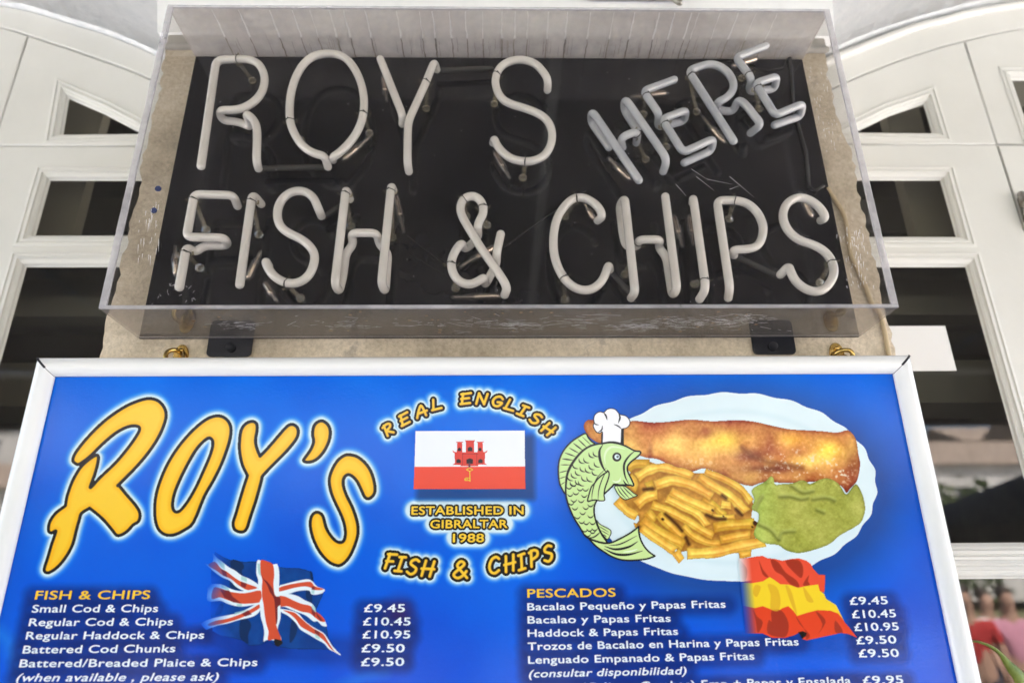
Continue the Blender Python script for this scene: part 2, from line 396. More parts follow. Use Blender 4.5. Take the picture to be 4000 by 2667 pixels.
bk = MB(); bk.box(-3.4, xv+.002, YD+.0305, YD+.036, zg+.02, 3.6); bk.box(-3.4, XE, YD+.0305, YD+.036, zg-.006, zg+.006); bk.box(xv-.006, xv+.006, YD+.037, YD+.04, zg+.01, 3.2)
for a, b in zip(band2[:-1], band2[1:]):
    bk.add([(a[0], YD+.036, a[1]-.008), (b[0], YD+.036, b[1]-.008), (b[0], YD+.036, b[1]+.008), (a[0], YD+.036, a[1]+.008)], [(0, 1, 2, 3)])
bk.build('rebate', M['paint'], ld)
# right
rd = thing('arched_door', 'cream painted glazed door with triangular fanlight and steel hinge right of the pillar', 'door', (1.1, YD, 0))
XS = .60
zgr = Z(3600, 564); xg2r = (X(3688, 692)+X(3749, 918))/2; xg3r = (X(3791, 1031)+X(3885, 1400)+X(4000, 1793))/3
zt2r, zb2r, zt3r = Z(3688, 692), Z(3749, 918), Z(3791, 1031)
line2 = [xz(P(x, y, YD)) for x, y in smooth_open([(5500, -100), (4900, -52), (4400, -4), (4000, 42), (3670, 112), (3446, 183), (3290, 241), (3150, 305), (3000, 400)])]
band2R = [xz(P(x, y, YD)) for x, y in smooth_open([(5500, -20), (4900, 25), (4400, 70), (4000, 112), (3759, 163), (3594, 210), (3446, 263), (3308, 321), (3150, 400), (3040, 480)])]
ra = MB()
mid = [((a[0]+b[0])/2, (a[1]+b[1])/2) for a, b in zip(AR[:len(line2)], line2)]
ra.tube([(x, YD-.006, z) for x, z in [xz(P(x, y, YD-.006)) for x, y in smooth_open([(5500, -122), (4900, -74), (4400, -24), (4000, 20), (3800, 52), (3670, 86), (3580, 108), (3446, 156), (3346, 196), (3290, 218), (3150, 282), (3000, 380)])]], .0105, 12)
ra.build('arch_bead', M['paint'], rd, True)
plate('arch_rail', [[(x, z-.004) for x, z in AR] + [(x, z+G) for x, z in band2R[::-1]]], YD, .03, M['paint'], rd, .0015)
xvr = (X(3768, 165)+X(3879, 513))/2
c2 = [(x, z-G) for x, z in band2R]; zvr = np.interp(xvr, [p[0] for p in c2[::-1]], [p[1] for p in c2[::-1]])
tri_r = [xz(P(x, y, YD)) for x, y in ((3656, 513), (3620, 393), (3480, 440), (3357, 500), (3330, 512))]
c2l = [p for p in c2 if p[0] < xvr-G and p[1] > zgr+.01]
gapped('fanlight_panel', [(xvr-G, zgr+G), (xvr-G, zvr)] + c2l + [(min(c2l[-1][0], XS), zgr+G)], rd, [tri_r])
fx, fz = X(3960, 303), Z(3960, 300); gfar = rect(fx, fx+.35, Z(4000, 520), fz)
xdv = (X(3893, 567)+X(3942, 700))/2
gapped('side_panel', [(xvr+G, zgr+G), (xvr+G, zvr)] + [p for p in c2[::-1] if xvr+G < p[0] < 3.3] + [(3.4, c2[0][1]), (3.4, zgr+G)], rd, [gfar])
h2 = rect(XS+.06, xg2r, zb2r, zt2r); h3 = rect(XS+.06, xg3r, zb3, zt3r); h4 = rect(XS+.06, xg3r, .35, zt4)
gapped('door_leaf', rect(XS, xdv-G, .02, zgr-G), rd, [h2, h3, h4])
gapped('door_post', rect(xdv+G, 3.4, .02, zgr-G), rd)
for g in (tri_r, h2, h3, h4, gfar): moulding('glazing_bead', g, rd); pane(g, rd)
bk = MB(); bk.box(xvr-.006, xvr+.006, YD+.0305, YD+.036, zgr+.01, 3.2); bk.box(XS, 3.4, YD+.0365, YD+.04, zgr-.006, zgr+.006); bk.box(xdv-.006, xdv+.006, YD+.041, YD+.045, .02, zgr)
for a, b in zip(band2R[:-1], band2R[1:]):
    bk.add([(a[0], YD+.036, a[1]-.008), (b[0], YD+.036, b[1]-.008), (b[0], YD+.036, b[1]+.008), (a[0], YD+.036, a[1]+.008)], [(0, 1, 2, 3)])
bk.build('rebate', M['paint'], rd)
hg = MB(); a, b = P(3982, 768, YD-.012), P(4016, 890, YD-.012)
xh = xdv+.004
for k in range(3):
    za = a[2]+(b[2]-a[2])*(k/3+.01); zb = a[2]+(b[2]-a[2])*((k+1)/3-.01); hg.tube([(xh+.006, YD-.009, za), (xh+.006, YD-.009, zb)], .010, 14, cap=False)
hg.tube([(xh+.006, YD-.009, a[2]), (xh+.006, YD-.009, a[2]+.008)], .0075, 12); hg.box(xh+.012, xh+.05, YD-.002, YD, b[2], a[2])
hg.build('hinge', M['steel'], rd, True)

# dark rooms behind the glass
for nm, x0, x1 in (('left', -3.4, -.45), ('right', .45, 3.4)):
    r = MB(); r.box(x0, x1, YD+.06, YD+4.0, .0, 3.3)
    rm = thing('dining_room', 'dim brown room behind the glass of the %s door' % nm, 'room', ((x0+x1)/2, YD+2, 0))
    o = r.build('room_shell', M['dark'], rm)
    bm = bmesh.new(); bm.from_mesh(o.data)
    for f in [f for f in bm.faces if f.normal.y < -.9]: bm.faces.remove(f)
    bm.to_mesh(o.data); bm.free()
    bb = MB()
    for k in range(4): bb.box(x0+.01, x1-.01, YD+.5+.8*k, YD+.62+.8*k, 3.12, 3.29)
    bb.build('ceiling_beam', M['beam'], rm)
    sg = -1 if nm == 'left' else 1; fb = MB(); fb.box(min(sg*.5, sg*3.3), max(sg*.5, sg*3.3), YD+.16, YD+.30, 2.02, 2.12); fb.box(min(sg*.5, sg*3.3), max(sg*.5, sg*3.3), YD+.20, YD+.26, 2.25, 2.30); fb.build('blind_box', M['beam'], rm)
    cu_ = MB()
    for k in range(3): xx = sg*(.98+.14*k); cu_.box(min(xx, xx+sg*.09), max(xx, xx+sg*.09), YD+.10+.02*k, YD+.13+.02*k, 2.34, 3.1)
    cu_.build('curtain', M['curtain'], rm)
# paper sheet on the right glass
xq = (X(3705, 1266)+X(3746, 1442))/2
ppm = MB(); ppm.box(XS+.07, xq, YD+.0092, YD+.0098, Z(3746, 1442), Z(3705, 1266))
tag(ppm.build('paper_notice', M['paper']), 'blank white sheet of paper stuck on the glass of the right door', 'paper')

# ================================================================== NEON SIGN
sign = thing('neon_sign', 'unlit white neon letters in a clear acrylic box with black back, on the pillar', 'neon sign', (0, YP, 0))
fTL, fTR, fBL, fBR = P(656, 18, YF), P(3239, 38, YF), P(383, 1207, YF), P(3513, 1196, YF)
sx0, sx1 = (fTL[0]+fBL[0])/2, (fTR[0]+fBR[0])/2
sz0, sz1 = (fBL[2]+fBR[2])/2, (fTL[2]+fTR[2])/2
T = .004
pb = MB(); pb.box(sx0+.001, sx1-.001, YP, YP+.004, sz0-.0005, sz1+.0005); bevel(pb.build('back_panel', M['black_panel'], sign), .0008)
def sheet(name, b, m):
    s = MB(); s.box(*b); return s.build(name, m, sign)
sheet('front_sheet', (sx0+.0102, sx1-.0102, YF, YF+T, sz0+.0052, sz1-.0052), M['acrylic'])
sheet('top_sheet', (sx0+.0002, sx1-.0002, YF+T+.0005, YP-.0005, sz1-T, sz1), M['acrylic_top'])
sheet('bottom_sheet', (sx0+.0002, sx1-.0002, YF+T+.0005, YP-.0005, sz0, sz0+T), M['acrylic_bottom'])
for x0 in (sx0, sx1-T): sheet('side_sheet', (x0, x0+T, YF+T+.0005, YP-.0005, sz0+T+.0004, sz1-T-.0004), M['acrylic'])
e = MB(); W = .005
e.box(sx0, sx0+.010, YF, YF+T, sz0+W, sz1-W); e.box(sx1-.010, sx1, YF, YF+T, sz0+W, sz1-W)
e.box(sx0, sx1, YF, YF+T, sz0, sz0+W-.0002); e.box(sx0, sx1, YF, YF+T, sz1-W+.0002, sz1)
e.box(sx0+.002, sx1-.002, YP-.0004+.0, YP-.0001, sz0, sz0+.003)
e.box(sx0+T+.0005, sx0+T+.0035, YF+T+.0006, YF+T+.004, sz0+.006, sz1-.006); e.box(sx1-T-.0035, sx1-T-.0005, YF+T+.0006, YF+T+.004, sz0+.006, sz1-.006)
bevel(e.build('sheet_edge', M['acrylic_edge'], sign), .0006)
# dried runs on the top sheet; reflected white painted bright in front, dark behind
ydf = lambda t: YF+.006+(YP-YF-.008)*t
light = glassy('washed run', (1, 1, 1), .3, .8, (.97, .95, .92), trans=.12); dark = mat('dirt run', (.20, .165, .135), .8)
sl_, sdk = MB(), MB(); r = random.Random(4)
runs = [823, 926, 1048, 1138, 1207, 1283, 1339, 1424, 1547, 1636, 1687, 1754, 1817, 1884, 1961, 2013, 2063, 2145, 2219, 2310, 2401, 2482, 2579, 2640, 2705, 2733, 2816, 2887, 2957, 3040]
faint = {1207, 1636, 1884, 2816, 2957, 3040, 2733, 2401}
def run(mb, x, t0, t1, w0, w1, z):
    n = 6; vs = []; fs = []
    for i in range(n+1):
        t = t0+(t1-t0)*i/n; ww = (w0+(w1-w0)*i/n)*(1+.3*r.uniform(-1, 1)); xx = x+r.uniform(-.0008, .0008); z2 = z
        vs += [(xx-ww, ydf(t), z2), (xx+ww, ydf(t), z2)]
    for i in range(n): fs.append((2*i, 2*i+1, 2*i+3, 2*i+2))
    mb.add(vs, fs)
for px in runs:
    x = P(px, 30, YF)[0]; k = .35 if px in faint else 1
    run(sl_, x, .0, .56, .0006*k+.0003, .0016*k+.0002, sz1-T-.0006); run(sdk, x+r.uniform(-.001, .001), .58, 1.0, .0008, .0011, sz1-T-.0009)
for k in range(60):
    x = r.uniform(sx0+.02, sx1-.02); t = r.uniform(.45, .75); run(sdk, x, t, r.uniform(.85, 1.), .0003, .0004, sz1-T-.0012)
tag(sl_.build('washed_run_painted_light', light, sign), kind='stuff'); tag(sdk.build('dirt_run_painted_shade', dark, sign), kind='stuff')
# scratches and crumbs on the bottom sheet, specks on the front
s = MB(); r = random.Random(9)
def scr(px, py, ln, ang, wd=.0004):
    d = ray(px, py); t = (sz0-.0004-CAMZ)/d[2]; c = C0+d*t
    if not YF+.006 < c[1] < YP-.004: return
    v = np.array([math.cos(ang), math.sin(ang), 0])*ln/2; u = np.array([-math.sin(ang), math.cos(ang), 0])*wd
    z = np.array([0, 0, -.00005*len(s.f)/40]); s.add([c-v-u*.3+z, c+v-u*.3+z, c+v+u+z, c-v+u+z], [(0, 1, 2, 3)])
for cx, cy, sx, sy, n in ((2030, 1268, 110, 14, 80), (2240, 1262, 90, 20, 26), (2480, 1275, 90, 14, 90), (2700, 1262, 200, 22, 130), (2900, 1250, 120, 20, 50), (940, 1270, 90, 14, 40), (1350, 1272, 120, 10, 22), (1800, 1260, 700, 25, 60)):
    for k in range(n): scr(r.gauss(cx, sx*.55), r.gauss(cy, sy*.6), abs(r.gauss(.010, .006))+.002, r.gauss(.0, .35), .00035)
for px, py, ln in ((1580, 1270, .03), (2350, 1229, .06), (2240, 1245, .03)): scr(px, py, ln, .05, .0005)
tag(s.build('scratch', M['scratch'], sign), kind='stuff')
s = MB(); crumb = mat('crumbs', (.42, .25, .10), .8)
for k in range(46):
    px, py = r.uniform(700, 3000), r.uniform(1212, 1310); d = ray(px, py); t = (sz0+T+.001-CAMZ)/d[2]; c = C0+d*t
    if YF+.008 < c[1] < YP-.006:
        a = r.uniform(.0008, .0022); s.box(c[0]-a, c[0]+a*1.3, c[1]-a, c[1]+a, c[2], c[2]+.0008)
tag(s.build('crumb', crumb, sign), kind='stuff')
s = MB()
def fscr(px, py, qx, qy, wd=.00025):
    a, b = P(px, py, YF-.0004), P(qx, qy, YF-.0004); d = b-a; u = np.array([-d[2], 0, d[0]])/np.linalg.norm(d)*wd
    s.add([a-u, b-u*.3, b+u*.3, a+u], [(0, 1, 2, 3)])
for q in ((2720, 690, 2790, 745), (2760, 700, 2860, 720), (2850, 690, 2945, 770), (2700, 660, 2760, 700), (2640, 720, 2680, 765), (2850, 740, 2890, 725)): fscr(*q)
for k in range(70):
    px, py = r.gauss(3355, 28), r.uniform(880, 1120); px += (py-1000)*.12; fscr(px, py, px+r.uniform(-3, 5), py+r.uniform(4, 26), .00045)
for k in range(34):
    px, py = r.gauss(582, 22), r.uniform(790, 1010); px -= (py-900)*.16; fscr(px, py, px-2, py+r.uniform(6, 40), .0004)
for k in range(40):
    px, py = r.uniform(3180, 3260), r.uniform(260, 600); px += (py-250)*.22-30; fscr(px, py, px+2, py+r.uniform(4, 16), .0003)
for k in range(60):
    px, py = r.gauss(680, 60), r.gauss(1150, 25); 
    if py < 1185: (k % 3 == 0) and fscr(px, py, px+r.uniform(-14, 14), py+r.uniform(-14, 14), .0002)
for k in range(45):
    px, py = r.uniform(800, 3200), r.uniform(240, 1180); fscr(px, py, px+1.5, py+1.5, .0005)
tag(s.build('front_scratch', M['scratch'], sign), kind='stuff')
# mounting tabs below the box
def tab(x0, x1, y1, sxy):
    a, b = P(x0, 1330, YP+.001)[0], P(x1, 1330, YP+.001)[0]; zb = P(900, y1, YP+.001)[2]; zt = sz0+.002
    rr = .008; ol = [(a, zt), (a, zb+rr)]
    ol += [(a+rr-rr*math.cos(t), zb+rr-rr*math.sin(t)) for t in np.linspace(.2, math.pi/2, 6)]
    ol += [(b-rr+rr*math.sin(t), zb+rr-rr*math.cos(t)) for t in np.linspace(0, math.pi/2-.2, 6)] + [(b, zb+rr), (b, zt)]
    o = plate('mounting_tab', [ol], YP+.0012, .0035, M['black_panel'], sign, .0006)
    c = P(*sxy, YP); mb = MB(); mb.tube([c+np.array([0, -.002, 0]), c+np.array([0, .003, 0])], .0072, 16, m=0); mb.tube([c+np.array([0, -.0045, 0]), c+np.array([0, 0, 0])], .0034, 10, m=1)
    mb.build('screw', [M['gap'], M['brass']], o, True)
tab(813, 987, 1392, (901, 1357)); tab(2937, 3104, 1389, (3020, 1352))

# ---- tubes
def CR(off, s): return lambda x, y: (off[0]+x/s, off[1]+y/s)
C2, C3, C4 = CR((600, 0), 2.24), CR((1500, 0), 2.24), CR((2200, 0), 2.24)
D2, D3, D4, D5 = CR((600, 650), 2.036), CR((1500, 650), 2.036), CR((2200, 650), 2.036), CR((3000, 650), 2.036)
def fillet(pts, trim):
    out = [pts[0]]
    for i in range(1, len(pts)-1):
        a, b, c = pts[i-1], pts[i], pts[i+1]; la, lc = np.linalg.norm(a-b), np.linalg.norm(c-b)
        t0, t1 = min(trim, la*.5)/la, min(trim, lc*.5)/lc; p0, p1 = b+(a-b)*t0, b+(c-b)*t1
        for k in range(7):
            t = k/6; q = p0*(1-t)**2+2*b*t*(1-t)+p1*t*t
            if np.linalg.norm(q-out[-1]) > 5e-4: out.append(q)
    out.append(pts[-1]); return out
TR = .0074
def letter(cr, paths, m, clips=(), elecs=(), rad=TR, trim=.016, label=None, yn=YN):
    mb = MB(); lines = []
    for path in paths:
        pts = []
        for q in path:
            d = (q[2] if len(q) > 2 else 0)*.001; px, py = cr(q[0], q[1]); pts.append(P(px, py, yn+d))
        f = fillet(pts, trim); lines.append(np.array(f)); mb.tube(f, rad, 14)
    o = mb.build('neon_letter', m, sign, True)
    if label: o['label'] = label
    for (tx, ty), (fx, fy) in clips:
        px, py = cr(tx, ty); c = P(px, py, yn); best = None
        for ln in lines:
            d = ((ln-c)**2).sum(1); i = int(d.argmin())
            if best is None or d[i] < best[0]: j = min(max(i, 1), len(ln)-2); best = (d[i], ln[i], ln[j+1]-ln[j-1])
        c, ax = best[1], best[2]/np.linalg.norm(best[2])
        u = np.cross(ax, [0, 1.0, 0]); u /= np.linalg.norm(u); v = np.cross(ax, u)
        if v[1] > 0: v = -v
        rr = rad+.0006; tw = MB(); ring = [c+rr*(math.cos(t)*u+math.sin(t)*v) + ax*.0012*math.sin(2*t) for t in np.linspace(0, 2*math.pi, 22)]
        ring += [c+v*(rr+.003)+u*.0015]
        tw.tube(ring, .0008, 6); tw.build('tie_wire', M['wire'], o, True)
        qx, qy = cr(fx, fy); ft = P(qx, qy, YP-.001); top = c+np.array([0, rad+.002, 0])
        cm = MB(); cm.tube([top, top*.35+ft*.65, ft+np.array([0, -.004, 0])], .0036, 10, cap=False, radii=[.0042, .0036, .0045])
        cm.tube([c-u*(rad+.005)+np.array([0, -.001, 0]), c-u*(rad+.003)+np.array([0, .006, 0]), top+np.array([0, .001, 0]), c+u*(rad+.003)+np.array([0, .006, 0]), c+u*(rad+.005)+np.array([0, -.001, 0])], .0018, 8)
        cm.tube([ft+np.array([0, -.0025, 0]), ft], .0075, 16, cap=False)
        cm.build('clip', M['clipglass'], o, True)
    for (ax_, ay), (bx, by) in elecs:
        p, q = P(*cr(ax_, ay), YP-.016), P(*cr(bx, by), YP-.010); em = MB(); d = q-p
        em.tube([p, p+d*.1, p+d*.22, p+d*.3, p+d*.42, p+d*.9, q], .006, 14, m=0, radii=[.003, .004, .0032, .0055, .0068, .0066, .005])
        em.tube([p+d*.5, p+d*.94], .0046, 12, m=1); em.tube([p+d*.05, p+d*.5], .0009, 6, m=1)
        em.build('electrode', [M['bulb'], M['copper']], o, True)
    return o
OP, GR = M['opal'], M['grey_tube']
letter(C2, [[(415, 1455), (548, 528), (740, 518), (850, 522), (935, 570), (978, 680), (960, 790), (900, 880), (800, 945), (690, 968), (572, 962), (600, 1055, 26), (700, 1062, 26), (770, 1078, 26), (862, 1120, 26), (800, 985), (880, 1050), (907, 1130), (905, 1280), (900, 1405), (918, 1475, 18)]], OP, [((740, 530), (865, 710))])
letter(C2, [[(1525, 1460, 22), (1500, 1365), (1400, 1345), (1300, 1280), (1235, 1180), (1195, 1080), (1188, 960), (1200, 820), (1240, 680), (1310, 560), (1400, 490), (1540, 465), (1660, 490), (1740, 570), (1800, 680), (1835, 800), (1845, 930), (1825, 1060), (1770, 1180), (1700, 1270), (1620, 1345), (1570, 1375), (1572, 1400, 14)]], OP, [((1195, 1060), (1290, 1230)), ((1840, 1000), (1890, 1170))], [((1885, 1205), (1665, 1395))])
letter(C3, [[(-31, 520), (60, 750), (165, 1015), (160, 1085, 16)], [(462, 610, 20), (440, 540), (360, 740), (213, 1060), (207, 1200), (205, 1420), (218, 1500, 18)]], OP, [((360, 710), (370, 955))], [((25, 890), (-5, 680))])
letter(C3, [[(1430, 790, 22), (1435, 700), (1400, 640), (1330, 560), (1230, 525), (1150, 525), (1060, 555), (1000, 610), (970, 700), (985, 790), (1030, 870), (1110, 915), (1220, 945), (1330, 985), (1420, 1040), (1465, 1120), (1475, 1200), (1455, 1290), (1400, 1370), (1310, 1410), (1220, 1415), (1120, 1395), (1040, 1340), (985, 1270), (965, 1215), (955, 1250, 14)]], OP, [((985, 650), (965, 915)), ((1228, 1410), (1215, 1560))], [((1100, 1555), (970, 1335))])
letter(C4, [[(400, 1290, 32), (238, 1062, 32), (250, 970), (661, 1577)], [(520, 1290, 25), (500, 1205), (655, 1145), (640, 1250, 25)], [(650, 1145, 30), (528, 960, 30), (540, 860), (910, 1395), (875, 1500, 28)]], GR, [((730, 1145), (720, 1400))], [((400, 1385), (575, 1568))])
letter(C4, [[(970, 700), (700, 798), (840, 1000), (825, 1110, 28), (900, 1100, 28), (1060, 1060, 28), (1075, 965), (865, 1045), (1050, 1335), (1315, 1215), (1295, 1320, 25), (1060, 1425, 25)]], GR, [((725, 850), (700, 1005)), ((950, 1170), (900, 1290))], [((600, 850), (900, 815))], trim=.011)
letter(C4, [[(1490, 1235), (1095, 620), (1240, 568), (1330, 565), (1430, 620), (1490, 710), (1490, 790), (1430, 860), (1350, 895), (1345, 950, 26), (1400, 975, 26), (1490, 975, 26), (1530, 870), (1600, 920), (1660, 1000), (1735, 1090), (1640, 1165, 28)]], GR, [((1200, 770), (1165, 985))], [((1225, 1030), (1400, 1240))], trim=.012)
letter(C4, [[(1770, 405), (1510, 505), (1650, 690), (1620, 800, 28), (1700, 800, 28), (1850, 780, 28), (1870, 670), (1680, 730), (1855, 1010), (2095, 910), (2075, 1020, 28), (1850, 1095, 28)]], GR, [((1590, 600), (1560, 690)), ((1770, 850), (1710, 960))], [((1480, 580), (1690, 515))], trim=.011)
letter(D2, [[(668, 315, 22), (635, 230), (325, 222), (262, 562), (565, 568), (595, 630, 22), (400, 632, 22), (330, 685, 22), (262, 640), (205, 960)]], OP, [((320, 350), (420, 510)), ((250, 715), (370, 810))], [((172, 640), (180, 860))], trim=.011)
letter(D2, [[(855, 300, 20), (785, 215), (685, 940)]], OP, [((768, 350), (840, 545))], [((850, 680), (750, 890))])
letter(D2, [[(1335, 395, 20), (1312, 340), (1280, 260), (1230, 212), (1165, 193), (1090, 205), (1020, 260), (985, 340), (985, 420), (1015, 490), (1080, 535), (1170, 575), (1240, 630), (1280, 690), (1280, 760), (1250, 850), (1190, 910), (1110, 935), (1030, 920), (950, 870), (905, 800), (890, 750), (915, 790, 16)]], OP, [((1050, 925), (1170, 1050))], [((980, 1070), (890, 930))])
letter(D2, [[(1560, 260, 18), (1530, 175), (1442, 935), (1475, 1000, 22), (1505, 880, 22), (1530, 690, 22), (1590, 620, 22), (1570, 530), (1775, 530), (1795, 620, 22), (1865, 690, 22), (1842, 1000, 22), (1812, 930), (1890, 152), (1908, 195, 16)]], OP, [((1503, 360), (1570, 480)), ((1868, 365), (1900, 570))], [((1990, 520), (1930, 240))], trim=.011)
letter(D3, [[(960, 1020, 16), (983, 960), (900, 830), (780, 665), (680, 500), (615, 390), (605, 320), (630, 260), (690, 232), (750, 250), (790, 310), (790, 380), (755, 440), (742, 490), (755, 560, 24), (640, 670, 24), (620, 600), (560, 680), (532, 760), (545, 850), (600, 920), (680, 942), (750, 915), (800, 878), (800, 950, 24), (850, 860, 24), (897, 770, 22), (893, 700), (928, 540)]], OP, [((630, 265), (655, 400)), ((795, 325), (820, 470)), ((533, 770), (570, 970))], [((610, 795), (880, 640)), ((545, 1040), (920, 1030))])
letter(D3, [[(1700, 430, 16), (1738, 400), (1715, 335), (1655, 280), (1580, 245), (1500, 255), (1430, 320), (1370, 420), (1345, 560), (1350, 700), (1385, 810), (1440, 905), (1520, 970), (1610, 990), (1690, 960), (1750, 890), (1785, 780), (1795, 820, 14)]], OP, [((1520, 245), (1440, 400)), ((1440, 880), (1440, 1060))], [((1600, 300), (1668, 420))])
letter(D4, [[(540, 1045, 20), (572, 1000), (490, 250), (447, 312, 20), (475, 540, 20), (500, 640, 20), (592, 640, 20), (600, 582), (775, 582), (755, 640, 20), (820, 720, 20), (868, 1030, 20), (905, 975), (812, 242)]], OP, [((535, 655), (490, 860))], [((948, 635), (880, 400))], trim=.011)
letter(D4, [[(1030, 290, 14), (1033, 245), (1135, 975), (1085, 1055, 20)]], OP, [((1105, 750), (1040, 940))], [((1035, 620), (1005, 400))])
letter(D4, [[(1312, 1045, 20), (1325, 965), (1222, 270), (1380, 270), (1470, 295), (1550, 370), (1595, 480), (1580, 580), (1540, 640), (1460, 660), (1350, 662), (1358, 705, 15)]], OP, [((1360, 268), (1320, 420))], trim=.012)
letter(D5, [[(420, 430, 16), (458, 410), (430, 350), (370, 290), (290, 250), (220, 250), (150, 290), (115, 370), (125, 450), (170, 530), (250, 590), (350, 620), (430, 660), (490, 720), (525, 800), (520, 880), (470, 960), (400, 1000), (310, 985), (220, 920), (180, 840), (165, 790), (100, 860, 15)]], OP, [((518, 765), (410, 930))], [((250, 205), (345, 400))])
# blacked-out jumper lengths and a thin lead between letters
blk = mat('blackout paint', (.035, .033, .034), .25)
def jump(name, pts, rad): j = MB(); j.tube(pts, rad, 10); j.build(name, blk, sign, True)
for cr, a, b in ((C2, (925, 1475, 24), (1520, 1465, 24)), (C3, (470, 620, 26), (940, 605, 26)), (D4, (1360, 710, 24), (1720, 880, 24)), (D3, (1800, 830, 24), (1960, 1010, 24)), (D2, (1345, 410, 24), (1540, 280, 24))):
    jump('blacked_out_tube', [P(*cr(*a[:2]), YN+a[2]*.001+.004), P(*cr(*b[:2]), YN+b[2]*.001+.004)], .0058)
for pts in (((1590, 920), (1640, 960), (1745, 1040)), ((1600, 990), (1680, 1040), (1745, 1080)), ((1970, 965), (2060, 900), (2130, 850), (2290, 740)), ((2930, 262), (3000, 275), (3060, 265), (3078, 220))):
    jump('lead_wire', [P(x, y, YP-.003) for x, y in pts], .0009)
jump('supply_cable', [P(x, y, YP-.004) for x, y in ((3078, 200), (3090, 260), (3100, 420), (3150, 600), (3160, 730), (3190, 745), (3215, 725))], .0034)
jump('cable_gland', [P(x, y, YP-.006) for x, y in ((3075, 190), (3090, 196), (3120, 196), (3135, 200))], .007)

# ---- hooks, cable
def hook(cxp, plate_y, ring_pts, label):
    t = thing('brass_hook', label, 'hook', tuple(P(cxp, plate_y, YW)), 'brass hooks holding the menu board')
    c = P(cxp, plate_y, YW); a, b = .0125, .020
    ol = [(c[0]+a*math.cos(u), c[2]+b*math.sin(u)) for u in np.linspace(0, 2*math.pi, 28, endpoint=False)]
    plate('hook_plate', [ol], YW-.003, .0028, M['brass'], t, .0008)
    s = MB(); s.tube([c+np.array([0, -.0045, .009]), c+np.array([0, 0, .009])], .0042, 14); s.build('screw', M['brass'], t, True)
    pts = [P(x, y, YW-d) for x, y, d in ring_pts]; s = MB(); s.tube(fillet(pts, .012), .0036, 12); s.build('ring', M['brass'], t, True)
hook(708, 1392, ((700, 1372, .003), (690, 1366, .014), (660, 1368, .022), (645, 1385, .026), (650, 1410, .026), (690, 1425, .02), (720, 1400, .012), (715, 1378, .004)), 'brass ring hook near the left end of the stone strip under the neon box')
hook(3268, 1384, ((3262, 1378, .003), (3258, 1388, .014), (3280, 1368, .022), (3318, 1366, .026), (3334, 1384, .026), (3322, 1402, .02), (3300, 1392, .012)), 'brass ring hook beside the cream cable at the right end of the stone strip')
cbm = MB()
pts = [(3170, 640), (3215, 705), (3246, 758), (3295, 837), (3314, 925), (3324, 999), (3349, 1053), (3378, 1112), (3405, 1183), (3437, 1225), (3452, 1279), (3464, 1338), (3474, 1394), (3480, 1440)]
cbm.tube([P(q[0], q[1], YW-.0045) for q in smooth_open([p for p in pts])[10:]], .0038, 10)
tag(cbm.build('cable', M['cable'], None, True), 'thin cream cable running down the right edge of the stone pillar', 'cable')
# bracket end above the sign
bm_ = MB(); a = P(2590, -30, YW-.03); b = P(2655, 12, YW-.03); bm_.tube([a, a*.4+b*.6, b], .006, 10); bm_.tube([P(2300, -18, YW-.02), P(2660, -14, YW-.02)], .009, 12)
tag(bm_.build('wall_bracket', M['steel'], None, True), 'rusty metal bracket end on the white wall above the neon sign', 'bracket')
# leaf
pl = thing('potted_plant', 'green strap leaf arching out from behind the lower right frame edge', 'plant', tuple(P(3990, 2900, 1.16)))
pts = smooth_open([(3730, 2515), (3798, 2503), (3850, 2515), (3900, 2545), (3940, 2595), (3985, 2650), (4030, 2760), (4060, 2900), (4070, 3050)], 8)
wd = np.interp(np.linspace(0, 1, len(pts)), [0, .12, .4, .55, .75, 1], [2, 5, 10, 26, 40, 22]); vs = []; fs = []
for i, p in enumerate(pts):
    d = pts[min(i+1, len(pts)-1)]-pts[max(i-1, 0)]; nn = np.array([-d[1], d[0]])/np.linalg.norm(d)
    for k, dz in ((-1, .006), (0, 0), (1, .006)): q = p+nn*wd[i]*k*.8; vs.append(P(q[0], q[1], 1.16-.0+dz))
for i in range(len(pts)-1):
    for k in (0, 1): fs.append((3*i+k, 3*i+k+1, 3*i+k+4, 3*i+k+3))
base_ = P(4070, 3050, 1.16); bx, by = base_[0], 1.17
s = MB(); s.tube([base_, base_*.5+np.array([bx, by, .9])*.5, (bx, by, .32)], .008, 8, radii=[.006, .009, .012]); s.build('stem', M['leaf'], pl, True)
s = MB(); s.tube([(bx, by, .003), (bx, by, .2), (bx, by, .36)], .1, 20, cap=False, radii=[.08, .10, .115]); s.build('pot', mat('terracotta', (.36, .17, .10), .85), pl, True)
o = mesh('leaf', vs, fs, M['leaf'], pl, True); sm = o.modifiers.new('t', 'SOLIDIFY'); sm.thickness = .0012

# ================================================================== MENU BOARD
board = thing('menu_board', 'blue fish and chips menu board in a white frame hung below the neon sign', 'menu board', tuple(BO))
# frame edges in board coordinates
oTL, oTR = bc(B(158, 1394)), bc(B(3547, 1401)); iTL, iTR = bc(B(217, 1463)), bc(B(3490, 1467))
iBL, iBR = bc(B(0, 2395)), bc(B(3741, 2667))
ax0, ax1 = (iTL[0]+iBL[0])/2, (iTR[0]+iBR[0])/2; as0 = (iTL[1]+iTR[1])/2
FWD = ((ax0-oTL[0])+(oTR[0]-ax1)+2*(as0-(oTL[1]+oTR[1])/2))/4
ox0, ox1, os0 = ax0-FWD, ax1+FWD, as0-FWD; HB = 1.05; os1, as1 = os0+HB, os0+HB-FWD
prof = [(0.0, -.018), (0.0, .004), (.04, .0075), (.12, .0105), (.26, .0128), (.45, .0132), (.65, .0120), (.82, .0090), (.93, .0055), (1.0, .0035), (1.0, -.001)]
def loop(u, gap=0): d = u*FWD; return (ox0+d, ox1-d, os0+d, os1-d)
